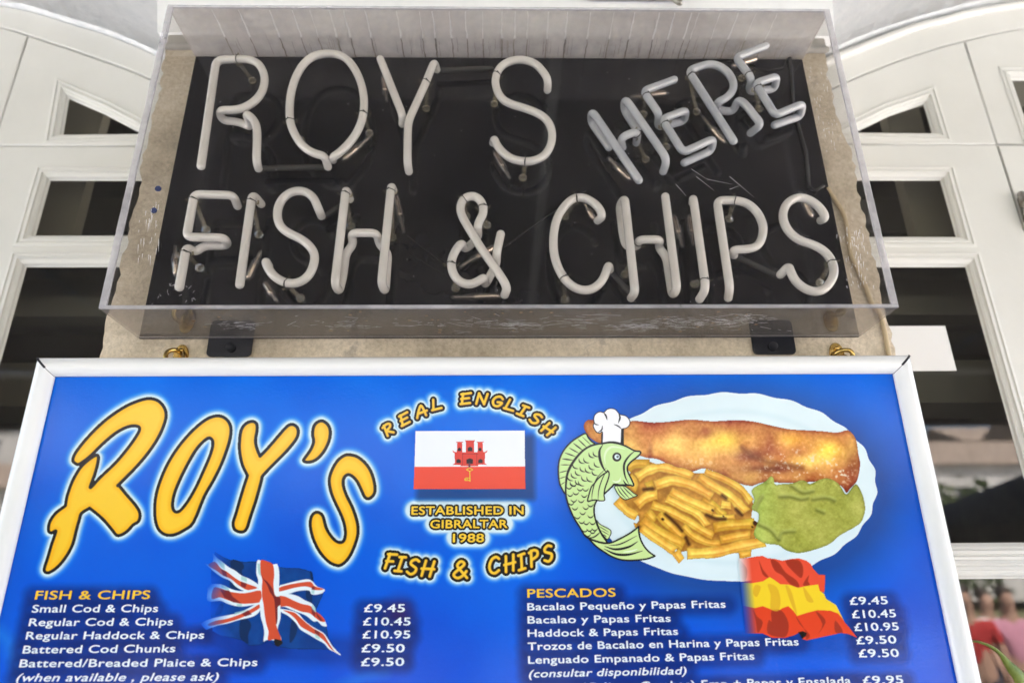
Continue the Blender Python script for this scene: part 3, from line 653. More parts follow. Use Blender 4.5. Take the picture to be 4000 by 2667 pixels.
def rail(name, side):
    vs = []; fs = []; g = .0005
    for u, h in prof:
        x0, x1, s0, s1 = loop(u)
        a, b = {'top': ((x0+g, s0), (x1-g, s0)), 'bottom': ((x0+g, s1), (x1-g, s1)), 'left': ((x0, s0+g), (x0, s1-g)), 'right': ((x1, s0+g), (x1, s1-g))}[side]
        vs += [bw(*a, h), bw(*b, h)]
    for i in range(len(prof)-1): fs.append((2*i, 2*i+1, 2*i+3, 2*i+2))
    o = mesh(name, vs, fs, M['frame'], board, True)
    bm = bmesh.new(); bm.from_mesh(o.data); bmesh.ops.recalc_face_normals(bm, faces=bm.faces)
    bm.to_mesh(o.data); bm.free(); return o
for sd_ in ('top', 'bottom', 'left', 'right'): rail('frame_rail', sd_)
mt = MB()
for (cx, cs, dx, ds) in ((ox0, os0, 1, 1), (ox1, os0, -1, 1)):
    vs = []
    for u, h in prof[1:]:
        d = u*FWD; wq = .0017 if u < .9 else .0012
        vs += [bw(cx+dx*d-wq*dx, cs+ds*d+wq*ds*.2, h+.0004), bw(cx+dx*d+wq*dx*.6, cs+ds*d-wq*ds, h+.0004)]
    mt = MB(); mt.add(vs, [(2*i, 2*i+1, 2*i+3, 2*i+2) for i in range(len(prof)-2)]); mt.build('mitre_joint', M['gap'], board)
bk = MB(); q = [bw(ax0-.01, as0-.01, -.006), bw(ax1+.01, as0-.01, -.006), bw(ax1+.01, as1+.01, -.006), bw(ax0-.01, as1+.01, -.006)]
q2 = [p - BN*.006 for p in q]
bk.add(q+q2, [(0, 1, 2, 3), (7, 6, 5, 4), (0, 4, 5, 1), (1, 5, 6, 2), (2, 6, 7, 3), (3, 7, 4, 0)]); bk.build('backing_board', M['frame'], board)

# ---- printing
K = .93
def poly_sdf(Xg, Yg, poly):
    poly = np.asarray(poly, float); n = len(poly); d2 = np.full(Xg.shape, 1e18); ins = np.zeros(Xg.shape, bool)
    for i in range(n):
        a, b = poly[i], poly[(i+1) % n]; e = b-a; L2 = e @ e
        if L2 < 1e-9: continue
        wx, wy = Xg-a[0], Yg-a[1]; t = np.clip((wx*e[0]+wy*e[1])/L2, 0, 1)
        dx, dy = wx-t*e[0], wy-t*e[1]; np.minimum(d2, dx*dx+dy*dy, out=d2)
        if a[1] != b[1]:
            c = ((a[1] > Yg) != (b[1] > Yg)) & (Xg < (b[0]-a[0])*(Yg-a[1])/(b[1]-a[1])+a[0]); ins ^= c
    d = np.sqrt(d2); return np.where(ins, -d, d)
def line_sdf(Xg, Yg, pts, wid):
    out = np.full(Xg.shape, 1e9); pts = np.asarray(pts, float); m = len(pts)
    wid = np.full(m, wid, float) if np.isscalar(wid) else np.asarray(wid, float)
    for i in range(m-1):
        a, b = pts[i], pts[i+1]; e = b-a; L2 = max(e @ e, 1e-9); wx, wy = Xg-a[0], Yg-a[1]; t = np.clip((wx*e[0]+wy*e[1])/L2, 0, 1)
        np.minimum(out, np.hypot(wx-t*e[0], wy-t*e[1])-(wid[i]+(wid[i+1]-wid[i])*t), out=out)
    return out
def vnoise(x, y, sc_, seed=0, octv=4):
    r = np.random.default_rng(seed); g = r.random((256, 256)); out = 0; amp = 1; tot = 0
    for o in range(octv):
        u, v = x/sc_, y/sc_; i, j = np.floor(u).astype(int), np.floor(v).astype(int); fu, fv = u-i, v-j; fu = fu*fu*(3-2*fu); fv = fv*fv*(3-2*fv)
        a = g[i % 256, j % 256]; b = g[(i+1) % 256, j % 256]; c = g[i % 256, (j+1) % 256]; d = g[(i+1) % 256, (j+1) % 256]
        out = out+amp*((a*(1-fu)+b*fu)*(1-fv)+(c*(1-fu)+d*fu)*fv); tot += amp; amp *= .5; sc_ *= .5
    return out/tot
class Paint:
    def __init__(s, x0, y0, x1, y1, pitch=1.6):
        s.p = pitch; s.x = np.arange(x0, x1+pitch, pitch); s.y = np.arange(y0, y1+pitch, pitch)
        s.X, s.Y = np.meshgrid(s.x, s.y); s.c = np.zeros(s.X.shape+(3,)); s.a = np.zeros(s.X.shape)
    def win(s, pts, mrg):
        pts = np.asarray(pts, float); i0 = np.searchsorted(s.x, pts[:, 0].min()-mrg); i1 = np.searchsorted(s.x, pts[:, 0].max()+mrg)
        j0 = np.searchsorted(s.y, pts[:, 1].min()-mrg); j1 = np.searchsorted(s.y, pts[:, 1].max()+mrg); return slice(j0, j1), slice(i0, i1)
    def over(s, w, al, col):
        col = np.asarray(col, float); al = al[..., None]; s.c[w] = s.c[w]*(1-al)+col*al; s.a[w] = np.maximum(s.a[w], al[..., 0])
    def fill(s, poly, col, grow=0, soft=1.0, op=1.0, mask=None, clip=False):
        w = s.win(poly, abs(grow)+soft*2+3)
        if s.X[w].size == 0: return
        d = poly_sdf(s.X[w], s.Y[w], poly)-grow; al = np.clip(.5-d/(soft*s.p), 0, 1)*op
        if mask is not None: al = al*mask[w]
        if clip: al = al*(s.a[w] > .5)
        s.over(w, al, col(s.X[w], s.Y[w], d) if callable(col) else col)
    def line(s, pts, wid, col, soft=1.0, op=1.0, mask=None, clip=False):
        w = s.win(pts, np.max(wid)+soft*2+3)
        if s.X[w].size == 0: return
        d = line_sdf(s.X[w], s.Y[w], pts, wid); al = np.clip(.5-d/(soft*s.p), 0, 1)*op
        if mask is not None: al = al*mask[w]
        if clip: al = al*(s.a[w] > .5)
        s.over(w, al, col(s.X[w], s.Y[w], d) if callable(col) else col)
    def emit(s, name, layer, parent, label=None, full=False):
        ok = s.a > .5; q = np.ones_like(ok[:-1, :-1]) if full else (ok[:-1, :-1] & ok[1:, :-1] & ok[:-1, 1:] & ok[1:, 1:])
        idx = np.arange(s.X.size).reshape(s.X.shape)
        f = np.stack([idx[:-1, :-1][q], idx[1:, :-1][q], idx[1:, 1:][q], idx[:-1, 1:][q]], -1)
        used = np.unique(f); remap = np.zeros(s.X.size, int); remap[used] = np.arange(len(used)); f = remap[f]
        co = Barr(s.X.ravel()[used], s.Y.ravel()[used], -.002+layer*.00012)
        me = bpy.data.meshes.new(name); me.vertices.add(len(co)); me.vertices.foreach_set('co', co.astype(np.float32).ravel())
        me.loops.add(f.size); me.loops.foreach_set('vertex_index', f.ravel().astype(np.int32))
        me.polygons.add(len(f)); me.polygons.foreach_set('loop_start', np.arange(0, f.size, 4, dtype=np.int32)); me.polygons.foreach_set('loop_total', np.full(len(f), 4, np.int32))
        me.update(); me.validate()
        ca = me.color_attributes.new('Col', 'FLOAT_COLOR', 'POINT')
        c = np.concatenate([lin(np.clip(s.c.reshape(-1, 3)[used], 0, 255))*K, np.ones((len(used), 1))], 1).astype(np.float32); ca.data.foreach_set('color', c.ravel())
        o = link(name, me, M['print'], parent)
        if label: o['label'] = label
        return o
def T_(off, s, pts): return [(off[0]+x/s, off[1]+y/s) for x, y in pts]
g1 = lambda *p: T_((0, 1380), 2.306, p)
g2_ = lambda *p: T_((700, 1380), 2.306, p)
R_ = g1((670, 985), (655, 960), (672, 905), (725, 830), (800, 742), (900, 642), (1010, 552), (1150, 465), (1280, 415), (1360, 405), (1430, 428), (1480, 485), (1498, 560), (1472, 660), (1420, 770), (1340, 890), (1240, 1010), (1140, 1112), (1068, 1185)) + g1((1075, 1190), (1150, 1280), (1225, 1368), (1262, 1440), (1250, 1510)) + [(520, 2050), (500, 2072), (476, 2088), (455, 2090), (440, 2072), (408, 2034), (380, 2008)] + [(352, 1986), (348, 1986), (319, 2004), (310, 2030), (299, 2068), (285, 2123), (262, 2168), (232, 2207), (200, 2232), (180, 2236), (172, 2221), (184, 2183), (200, 2128), (217, 2078), (214, 2074), (200, 2081), (189, 2072), (191, 2045), (203, 2020), (222, 1998), (252, 1976), (256, 1968), (262, 1935), (282, 1879), (312, 1827), (344, 1796), (373, 1777), (385, 1783), (381, 1814), (369, 1857), (354, 1897), (358, 1899), (390, 1864), (451, 1806), (499, 1749), (533, 1701), (545, 1675), (534, 1664), (499, 1667), (451, 1692), (399, 1736), (358, 1777), (325, 1803), (305, 1814)]
Oo = g1((1970, 560), (2040, 590), (2080, 660), (2075, 760), (2040, 880), (1990, 1010), (1920, 1150), (1840, 1290)) + [(757, 2038), (723, 2068), (681, 2088), (647, 2088), (621, 2070), (608, 2038), (604, 1996)] + g1((1400, 1300), (1430, 1180), (1490, 1030), (1570, 890), (1670, 760), (1780, 650), (1880, 580))
Oi = g1((1870, 765), (1910, 780), (1915, 830), (1890, 920), (1830, 1060), (1760, 1210), (1690, 1330), (1620, 1415), (1575, 1420), (1555, 1370), (1570, 1270), (1620, 1140), (1700, 980), (1780, 850))
Yy = g2_((660, 610), (698, 632), (703, 690), (688, 780), (700, 850), (726, 914), (734, 916), (800, 848), (900, 732), (970, 655), (1020, 637), (1062, 662), (1074, 712), (1050, 780), (960, 890), (850, 1000), (757, 1098), (745, 1130), (730, 1190), (690, 1330), (640, 1480), (612, 1570), (580, 1605), (535, 1605), (495, 1580), (485, 1520), (510, 1440), (550, 1300), (590, 1170), (612, 1105), (608, 1088), (570, 1010), (545, 900), (542, 800), (557, 690), (600, 630))
Ap = g2_((1290, 605), (1340, 640), (1362, 700), (1350, 790), (1300, 890), (1230, 960), (1160, 980), (1120, 968), (1130, 940), (1180, 870), (1210, 795), (1200, 730), (1210, 660), (1240, 620))
Ss = g2_((1530, 910), (1610, 930), (1690, 1000), (1740, 1090), (1765, 1200), (1755, 1270), (1710, 1308), (1670, 1293), (1640, 1230), (1600, 1150), (1550, 1100), (1510, 1095), (1482, 1130), (1480, 1190), (1510, 1280), (1560, 1380), (1598, 1490)) + [(1399, 2060), (1397, 2094), (1380, 2145), (1359, 2183), (1334, 2205), (1312, 2207), (1282, 2192), (1248, 2154), (1223, 2103), (1212, 2056), (1214, 2022), (1227, 2002), (1246, 2000), (1262, 2015), (1272, 2052), (1283, 2076), (1304, 2104), (1325, 2117), (1342, 2111), (1349, 2085), (1345, 2050)] + g2_((1460, 1460), (1410, 1355), (1370, 1260), (1350, 1150), (1370, 1060), (1420, 970), (1480, 920))
TITLE = [smooth_closed(p, 3) if p is not R_ and p is not Yy else [tuple(q) for q in p] for p in (R_, Oo, Yy, Ap, Ss)]
TITLE[0] = smooth_closed(R_, 3); TITLE[2] = smooth_closed(Yy, 3); OI = smooth_closed(Oi, 3)
# small hand-drawn capitals: strokes in a unit box (x right, y down)
GLY = {'R': [[(.2, 0), (.2, 1)], [(.02, .12), (.45, 0), (.78, .12), (.7, .38), (.24, .55)], [(.24, .55), (.85, 1)]],
       'E': [[(.15, .02), (.12, .98)], [(.0, .06), (.85, 0)], [(.02, .5), (.72, .46)], [(.0, .98), (.85, .93)]],
       'A': [[(0, 1), (.22, .4), (.48, 0), (.66, .4), (.8, 1)], [(.12, .66), (.92, .6)]], 'L': [[(.15, 0), (.12, .95)], [(.0, .95), (.9, .92)]],
       'N': [[(.08, 1), (.12, 0)], [(.12, 0), (.75, .98)], [(.75, .98), (.85, 0)]], 'G': [[(.82, .2), (.55, .02), (.2, .15), (.04, .52), (.25, .92), (.62, .95), (.84, .7), (.84, .55), (.48, .58)]],
       'I': [[(.5, .03), (.46, .97)], [(.2, .04), (.85, 0)], [(.12, .98), (.82, .95)]], 'S': [[(.85, .1), (.55, 0), (.22, .13), (.2, .33), (.5, .46), (.78, .6), (.72, .86), (.4, 1), (.05, .86)]],
       'H': [[(.14, 0), (.08, 1)], [(.82, 0), (.74, 1)], [(-.04, .54), (.95, .5)]], 'F': [[(.2, .02), (.12, 1)], [(.02, .06), (.88, 0)], [(.04, .52), (.7, .48)]],
       'C': [[(.84, .14), (.6, 0), (.25, .12), (.05, .5), (.15, .85), (.48, 1), (.82, .86)]], 'P': [[(.24, 0), (.12, 1)], [(.02, .1), (.5, 0), (.86, .14), (.78, .42), (.2, .58)]],
       '&': [[(.95, 1), (.35, .42), (.22, .2), (.4, .0), (.62, .08), (.62, .25), (.1, .68), (.1, .88), (.36, 1), (.66, .86), (.86, .6)]]}
def glyphs(off, s, items):
    out = []
    for ch, cx, cy, ang, wd_, ht in items:
        ca, sa = math.cos(math.radians(ang)), math.sin(math.radians(ang)); g = []
        for st in GLY[ch]:
            pts = []
            for x, y in st:
                u, v = (x-.45)*wd_, (y-.5)*ht; u -= v*.16
                pts.append((off[0]+(cx+u*ca-v*sa)/s, off[1]+(cy+u*sa+v*ca)/s))
            if ch in 'SCG&PRA' and len(pts) > 3: pts = [tuple(q) for q in smooth_open(pts, 4)]
            g.append(pts)
        out.append(g)
    return out
ARC1 = glyphs((1400, 1380), 2.306, [('R', 268, 685, -30, 95, 95), ('E', 418, 592, -24, 95, 95), ('A', 568, 520, -18, 105, 95), ('L', 705, 460, -12, 95, 95),
      ('E', 970, 408, -4, 100, 95), ('N', 1112, 410, 4, 105, 95), ('G', 1255, 432, 12, 100, 95), ('L', 1372, 468, 18, 95, 95), ('I', 1480, 515, 24, 90, 95), ('S', 1598, 588, 28, 95, 95), ('H', 1712, 682, 35, 100, 100)])
ARC2 = glyphs((1400, 1950), 2.187, [('F', 275, 528, 8, 85, 130), ('I', 355, 552, 8, 80, 130), ('S', 467, 575, 6, 95, 130), ('H', 595, 590, 5, 105, 130), ('&', 872, 600, -2, 130, 140),
      ('C', 1162, 562, -10, 105, 135), ('H', 1293, 545, -12, 95, 130), ('I', 1392, 535, -14, 80, 130), ('P', 1500, 500, -15, 85, 130), ('S', 1620, 462, -17, 90, 130)])
SCAL = []
for k in range(240):
    t = 2*math.pi*k/240; sc_ = 1+.008*math.sin(26*t)*(1 if math.cos(t) > .15 or math.sin(t) < -.6 else .3); SCAL.append((2857+568*sc_*math.cos(t), 1901+369*sc_*math.sin(t)))

# ---- panel with printed soft shadows and glows
px0, px1 = -360, 4040
pn = Paint(-340, 1452, 4020, 2760, 4.0)
# (sheet is trimmed to the frame opening below)
Xp, Yp = pn.X, pn.Y
c = np.zeros(Xp.shape+(3,)); ty = np.clip((Yp-1460)/1200, 0, 1)[..., None]
c[:] = np.array([0, 104, 228])*(1-ty)+np.array([0, 86, 223])*ty
nz = vnoise(Xp+900, Yp, 420, 3, 3)[..., None]-.5; c += nz*np.array([10, 34, 26])
# darker print behind and below the plate
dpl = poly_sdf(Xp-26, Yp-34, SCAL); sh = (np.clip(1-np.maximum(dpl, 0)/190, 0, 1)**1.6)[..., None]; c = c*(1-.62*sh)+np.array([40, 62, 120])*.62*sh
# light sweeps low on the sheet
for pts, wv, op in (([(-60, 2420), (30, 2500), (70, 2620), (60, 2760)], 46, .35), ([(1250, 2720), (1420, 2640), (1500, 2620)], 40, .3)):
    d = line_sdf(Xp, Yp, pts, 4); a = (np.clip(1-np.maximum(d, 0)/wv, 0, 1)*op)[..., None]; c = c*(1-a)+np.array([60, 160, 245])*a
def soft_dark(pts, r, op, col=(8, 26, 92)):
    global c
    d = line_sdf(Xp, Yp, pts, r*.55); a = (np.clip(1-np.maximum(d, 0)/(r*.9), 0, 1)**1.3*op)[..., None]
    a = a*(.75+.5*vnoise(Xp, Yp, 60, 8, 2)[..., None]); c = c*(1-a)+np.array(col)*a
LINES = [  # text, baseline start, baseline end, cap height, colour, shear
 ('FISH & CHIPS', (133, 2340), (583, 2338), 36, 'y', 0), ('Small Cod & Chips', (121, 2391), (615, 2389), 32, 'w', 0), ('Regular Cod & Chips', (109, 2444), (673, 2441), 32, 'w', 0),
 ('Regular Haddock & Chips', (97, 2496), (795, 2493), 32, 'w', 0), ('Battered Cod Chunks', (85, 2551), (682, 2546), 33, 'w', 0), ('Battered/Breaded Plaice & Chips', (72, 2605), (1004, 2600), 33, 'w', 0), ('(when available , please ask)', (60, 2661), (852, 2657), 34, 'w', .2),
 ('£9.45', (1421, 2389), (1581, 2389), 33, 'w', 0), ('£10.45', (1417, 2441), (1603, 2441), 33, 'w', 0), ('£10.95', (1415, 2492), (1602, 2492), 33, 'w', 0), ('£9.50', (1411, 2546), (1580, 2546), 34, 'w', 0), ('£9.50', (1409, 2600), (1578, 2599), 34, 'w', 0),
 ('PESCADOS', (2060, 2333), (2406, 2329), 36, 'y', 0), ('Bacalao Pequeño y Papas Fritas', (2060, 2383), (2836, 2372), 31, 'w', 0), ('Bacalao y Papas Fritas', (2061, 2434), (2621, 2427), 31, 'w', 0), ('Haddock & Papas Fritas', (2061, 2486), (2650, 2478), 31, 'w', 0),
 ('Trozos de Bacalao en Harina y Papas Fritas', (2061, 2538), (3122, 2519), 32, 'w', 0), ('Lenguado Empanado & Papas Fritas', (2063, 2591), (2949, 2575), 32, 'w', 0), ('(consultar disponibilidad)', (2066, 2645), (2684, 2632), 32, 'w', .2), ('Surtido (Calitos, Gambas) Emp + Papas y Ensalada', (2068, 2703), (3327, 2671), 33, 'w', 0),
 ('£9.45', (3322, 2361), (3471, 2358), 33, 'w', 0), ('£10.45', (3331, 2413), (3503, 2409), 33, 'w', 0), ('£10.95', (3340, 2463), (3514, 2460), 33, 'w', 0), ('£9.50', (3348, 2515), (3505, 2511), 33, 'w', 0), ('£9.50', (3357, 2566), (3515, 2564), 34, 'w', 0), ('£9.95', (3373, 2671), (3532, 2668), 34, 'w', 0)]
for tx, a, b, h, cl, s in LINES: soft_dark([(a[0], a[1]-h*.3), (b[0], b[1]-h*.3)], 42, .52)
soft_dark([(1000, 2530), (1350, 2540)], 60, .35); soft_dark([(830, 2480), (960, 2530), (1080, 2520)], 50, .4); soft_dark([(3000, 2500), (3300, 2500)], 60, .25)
# red smudge printed by the first prices
a = (np.clip(1-np.hypot(Xp-1560, Yp-2385)/90, 0, 1)*.35)[..., None]; c = c*(1-a)+np.array([150, 20, 60])*a
a = (np.clip(1-np.hypot(Xp-3560, Yp-2380)/140, 0, 1)*.2)[..., None]; c = c*(1-a)+np.array([110, 60, 180])*a
# white glow round the lettering
dg_ = np.full(Xp.shape, 1e9)
for t in TITLE:
    w_ = pn.win(t, 90); dg_[w_] = np.minimum(dg_[w_], poly_sdf(Xp[w_], Yp[w_], t))
w_ = pn.win(OI, 90); di = poly_sdf(Xp[w_], Yp[w_], OI); dg_[w_] = np.where(di < 0, -di, dg_[w_])
dt = np.full(Xp.shape, 1e9)
for arc, rr in ((ARC1, 13), (ARC2, 15)):
    for g in arc:
        for st in g:
            w_ = pn.win(st, 90); dt[w_] = np.minimum(dt[w_], line_sdf(Xp[w_], Yp[w_], st, rr))
for (x0, x1, y, h) in ((1606, 2046, 1992, 19), (1684, 1982, 2044, 19), (1768, 1890, 2098, 20)):
    w_ = pn.win([(x0, y-h), (x1, y+h)], 90); dt[w_] = np.minimum(dt[w_], line_sdf(Xp[w_], Yp[w_], [(x0+14, y), (x1-14, y)], h+9))
for d, r0, r1 in ((dg_-6, 6, 26), (dt, 5, 26)):
    a = np.clip((r0+r1-d)/r1, 0, 1)**1.5; a = a[..., None]; m_ = np.clip((d-4)/20, 0, 1)[..., None]
    gc = np.array([222, 243, 252])*(1-m_)+np.array([80, 172, 246])*m_; c = c*(1-a)+gc*a
# shadow of the printed flag
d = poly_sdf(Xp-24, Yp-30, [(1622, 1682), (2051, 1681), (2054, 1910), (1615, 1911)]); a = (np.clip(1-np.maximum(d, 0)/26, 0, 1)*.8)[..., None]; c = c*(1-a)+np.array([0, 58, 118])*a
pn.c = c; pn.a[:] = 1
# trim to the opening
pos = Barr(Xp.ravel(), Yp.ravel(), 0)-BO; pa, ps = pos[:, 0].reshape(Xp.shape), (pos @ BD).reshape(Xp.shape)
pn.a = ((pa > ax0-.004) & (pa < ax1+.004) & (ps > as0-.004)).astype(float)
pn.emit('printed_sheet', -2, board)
q = [bw(ax0-.004, as0-.003, -.0032), bw(ax1+.004, as0-.003, -.0032), bw(ax1+.004, as1+.004, -.0032), bw(ax0-.004, as1+.004, -.0032)]
mesh('lower_sheet', q, [(0, 1, 2, 3)], ink('blue ink', (0, 78, 216)), board)

# ---- big yellow title letters
YEL = lambda x, y, d: np.array([255, 208, 62])[None, None]*(1-.0*d[..., None]) - np.clip((d+26)/20, 0, 1)[..., None]*np.array([3, 22, 26]) + np.clip((y-1900)/600, -1, 1)[..., None]*np.array([0, -6, -14])
for t, ch in zip(TITLE, 'ROYXS'):
    a = np.array(t); p = Paint(a[:, 0].min()-14, a[:, 1].min()-14, a[:, 0].max()+14, a[:, 1].max()+14, 1.7)
    d = poly_sdf(p.X, p.Y, t)
    if ch == 'O':
        di = poly_sdf(p.X, p.Y, OI); d = np.maximum(d, -di)
    wk = 6.6; al = np.clip(.5-(d-wk)/p.p, 0, 1); p.over((slice(None), slice(None)), al, (34, 32, 40))
    al = np.clip(.5-(d+wk)/p.p, 0, 1); p.over((slice(None), slice(None)), al, YEL(p.X, p.Y, d)); p.emit('title_letter', 2, board)
def stroke_letters(name, arc, ry, rk):
    pts = np.array([q for g in arc for st in g for q in st]); p = Paint(pts[:, 0].min()-24, pts[:, 1].min()-24, pts[:, 0].max()+24, pts[:, 1].max()+24, 1.5)
    for g in arc:
        for st in g: p.line(st, rk, (32, 30, 34))
    for g in arc:
        for st in g: p.line(st, ry, (205, 140, 40)); 
        for st in g: p.line([(x-.8, y-1) for x, y in st], ry-1.2, (252, 205, 60))
    p.emit(name, 2, board)
stroke_letters('arched_wording', ARC1, 5.2, 14.5); stroke_letters('arched_wording', ARC2, 5.8, 17)

# ---- type
def text(txt, a, b, cap, m, name, layer, shear=0, bold=.016, parent=board, ring=4):
    cu = bpy.data.curves.new('tmp', 'FONT'); cu.body = txt; cu.size = 1.0; cu.fill_mode = 'FRONT'; cu.shear = shear; cu.resolution_u = 4; cu.space_character = 1.05
    ob = bpy.data.objects.new('tmp', cu); COL.objects.link(ob); dg = bpy.context.evaluated_depsgraph_get()
    me0 = bpy.data.meshes.new_from_object(ob.evaluated_get(dg)); bpy.data.objects.remove(ob); bpy.data.curves.remove(cu)
    n = len(me0.vertices); co = np.empty(n*3); me0.vertices.foreach_get('co', co); co = co.reshape(-1, 3)
    fs0 = [tuple(p.vertices) for p in me0.polygons]; bpy.data.meshes.remove(me0)
    A, Bq, Cq = np.array(bc(B(*a))), np.array(bc(B(*b))), np.array(bc(B(a[0], a[1]-cap)))
    x0, x1 = co[:, 0].min()-bold, co[:, 0].max()+bold; sx = np.linalg.norm(Bq-A)/(x1-x0); sy = abs(Cq[1]-A[1])/(.729+2*bold); dr = (Bq-A)/np.linalg.norm(Bq-A)
    vs = []; fs = []
    for k in range(ring+1):
        t = 2*math.pi*k/ring+.4; dx, dy = (0, 0) if k == ring else (bold*math.cos(t)*(sy/sx if ring > 4 else 1), bold*math.sin(t))
        u = (co[:, 0]+dx-x0)*sx; v = (co[:, 1]+dy+bold)*sy
        fs += [tuple(i+n*k for i in f) for f in fs0]
        vs.append(BO[None]+np.outer(A[0]+dr[0]*u, [1, 0, 0])+np.outer(A[1]+dr[1]*u-v, BD)+BN[None]*(-.002+layer*.00012+k*.000015))
    return mesh(name, np.concatenate(vs), fs, m, parent)
for tx, a, b, h, cl, s in LINES:
    text(tx, a, b, h, M['ink_yellow' if cl == 'y' else 'ink_white'], 'price' if tx[0] == '£' else ('menu_heading' if cl == 'y' else 'menu_line'), 9, s)
for tx, a, b, h in (('ESTABLISHED IN', (1606, 2009), (2046, 2008), 35), ('GIBRALTAR', (1680, 2062), (1983, 2061), 35), ('1988', (1768, 2117), (1891, 2116), 36)):
    text(tx, (a[0]-8, a[1]+8), (b[0]+8, b[1]+8), h+16, M['ink_black'], 'wording_outline', 3, bold=.165, ring=18); text(tx, a, b, h, M['ink_yellow'], 'established_wording', 6, bold=.022)

# ---- castle flag
p = Paint(1606, 1672, 2064, 1920, 1.5); v = lambda *q: T_((1400, 1380), 2.306, q)
p.fill(v((513, 697), (1500, 692), (1503, 1020), (503, 1022)), (243, 247, 253)); RED = (238, 78, 58)
p.fill(v((503, 1020), (1503, 1017), (1507, 1220), (495, 1222)), RED)
p.emit('castle_flag', 1, board)
p = Paint(1755, 1705, 1915, 1890, 1.1); RC = (224, 66, 52); BKc = (38, 26, 30)
for q in (((865, 890), (1142, 890), (1140, 985), (1165, 1002), (842, 1004), (868, 985)), ((845, 868), (870, 885), (930, 888), (1080, 888), (1140, 885), (1165, 868), (1160, 890), (1130, 905), (880, 905), (850, 890)),
          ((890, 800), (935, 800), (938, 890), (886, 890)), ((875, 785), (890, 795), (935, 795), (948, 785), (940, 805), (884, 805)), ((968, 790), (1042, 790), (1044, 890), (966, 890)), ((958, 772), (972, 782), (1038, 782), (1053, 772), (1046, 796), (964, 796)),
          ((1074, 800), (1120, 800), (1124, 890), (1072, 890)), ((1060, 785), (1075, 795), (1118, 795), (1132, 785), (1125, 805), (1068, 805)), ((920, 890), (1082, 890), (1082, 1014), (920, 1014))): p.fill(v(*q), RC)
for x0, x1, y0, y1 in ((895, 925, 845, 878), (985, 1026, 838, 880), (1082, 1108, 845, 878), (882, 922, 948, 986), (974, 1032, 942, 992), (1080, 1120, 948, 986)):
    p.fill(v((x0, y1), (x0, y0+12), ((x0+x1)/2, y0), (x1, y0+12), (x1, y1)), BKc)
for q in (((938, 900), (938, 1005)), ((1066, 900), (1066, 1005)), ((935, 905), (1080, 905))): p.line(v(*q), .7, (130, 40, 40))
p.line(v((1000, 992), (1000, 1020)), 4, (110, 50, 70)); KY = (240, 215, 60)
p.line(v((1002, 1030), (972, 1046), (1002, 1060), (1032, 1046), (1002, 1030)), 2.0, KY); p.line(v((1003, 1060), (1005, 1150)), 2.2, KY); p.line(v((1003, 1142), (960, 1142), (958, 1128), (985, 1128)), 2.0, KY); p.line(v((1003, 1120), (965, 1118)), 1.6, KY)
p.emit('castle_emblem', 2, bpy.data.objects['castle_flag'])

# ---- plate of food
pp = Paint(2270, 1515, 3440, 2285, 2.0)
PX, PY = pp.X, pp.Y; n1 = vnoise(PX, PY, 60, 1, 5); n2 = vnoise(PX, PY, 22, 2, 4); n3 = vnoise(PX, PY, 9, 5, 3); n4 = vnoise(PX+300, PY, 110, 6, 3)
def area(x, y):   # index of the current window in the noise fields
    i = int(round((x.flat[0]-pp.x[0])/pp.p)); j = int(round((y.flat[0]-pp.y[0])/pp.p)); return slice(j, j+x.shape[0]), slice(i, i+x.shape[1])
def platecol(x, y, d):
    w = area(x, y); r_ = np.hypot((x-2857)/568, (y-1901)/369)[..., None]
    rim = np.exp(-((r_-.80)/.035)**2)*6
    return np.array([226, 243, 249])-rim*np.array([1.6, 1, .8])+(n4[w][..., None]-.5)*10
pp.fill(SCAL, platecol); PLATE_A = pp.a.copy()
pp.emit('plate_picture', 1, board); 
def food():
    f = Paint(2270, 1515, 3440, 2285, 2.0); return f
Q = lambda *p: T_((2400, 1620), 2.613, p)
LL = lambda *p: T_((2600, 1480), 1.912, p)
F1 = lambda *p: T_((2180, 1580), 4.9, p)
F2 = lambda *p: T_((2180, 1880), 4.9, p)
FISHP = F1((640, 285), (560, 290), (495, 360), (490, 440), (520, 520), (590, 620), (680, 690), (830, 750)) + Q((110, 330), (120, 400), (260, 420), (330, 440), (430, 452), (520, 490), (650, 545), (780, 585), (900, 548), (1000, 572), (1150, 640), (1250, 690), (1350, 722), (1440, 725)) + LL((650, 800), (740, 770), (850, 775), (1000, 775), (1200, 765), (1310, 800), (1350, 852), (1385, 812), (1432, 760), (1455, 640), (1442, 560), (1420, 440), (1362, 380), (1280, 398), (1160, 386), (950, 375), (850, 358)) + Q((1560, 95), (1420, 65), (1250, 50), (1000, 62), (780, 45), (560, 66), (400, 76), (180, 58), (60, 110)) + F1((1000, 300),)
FISHP = smooth_closed(FISHP, 3)
bf = food()
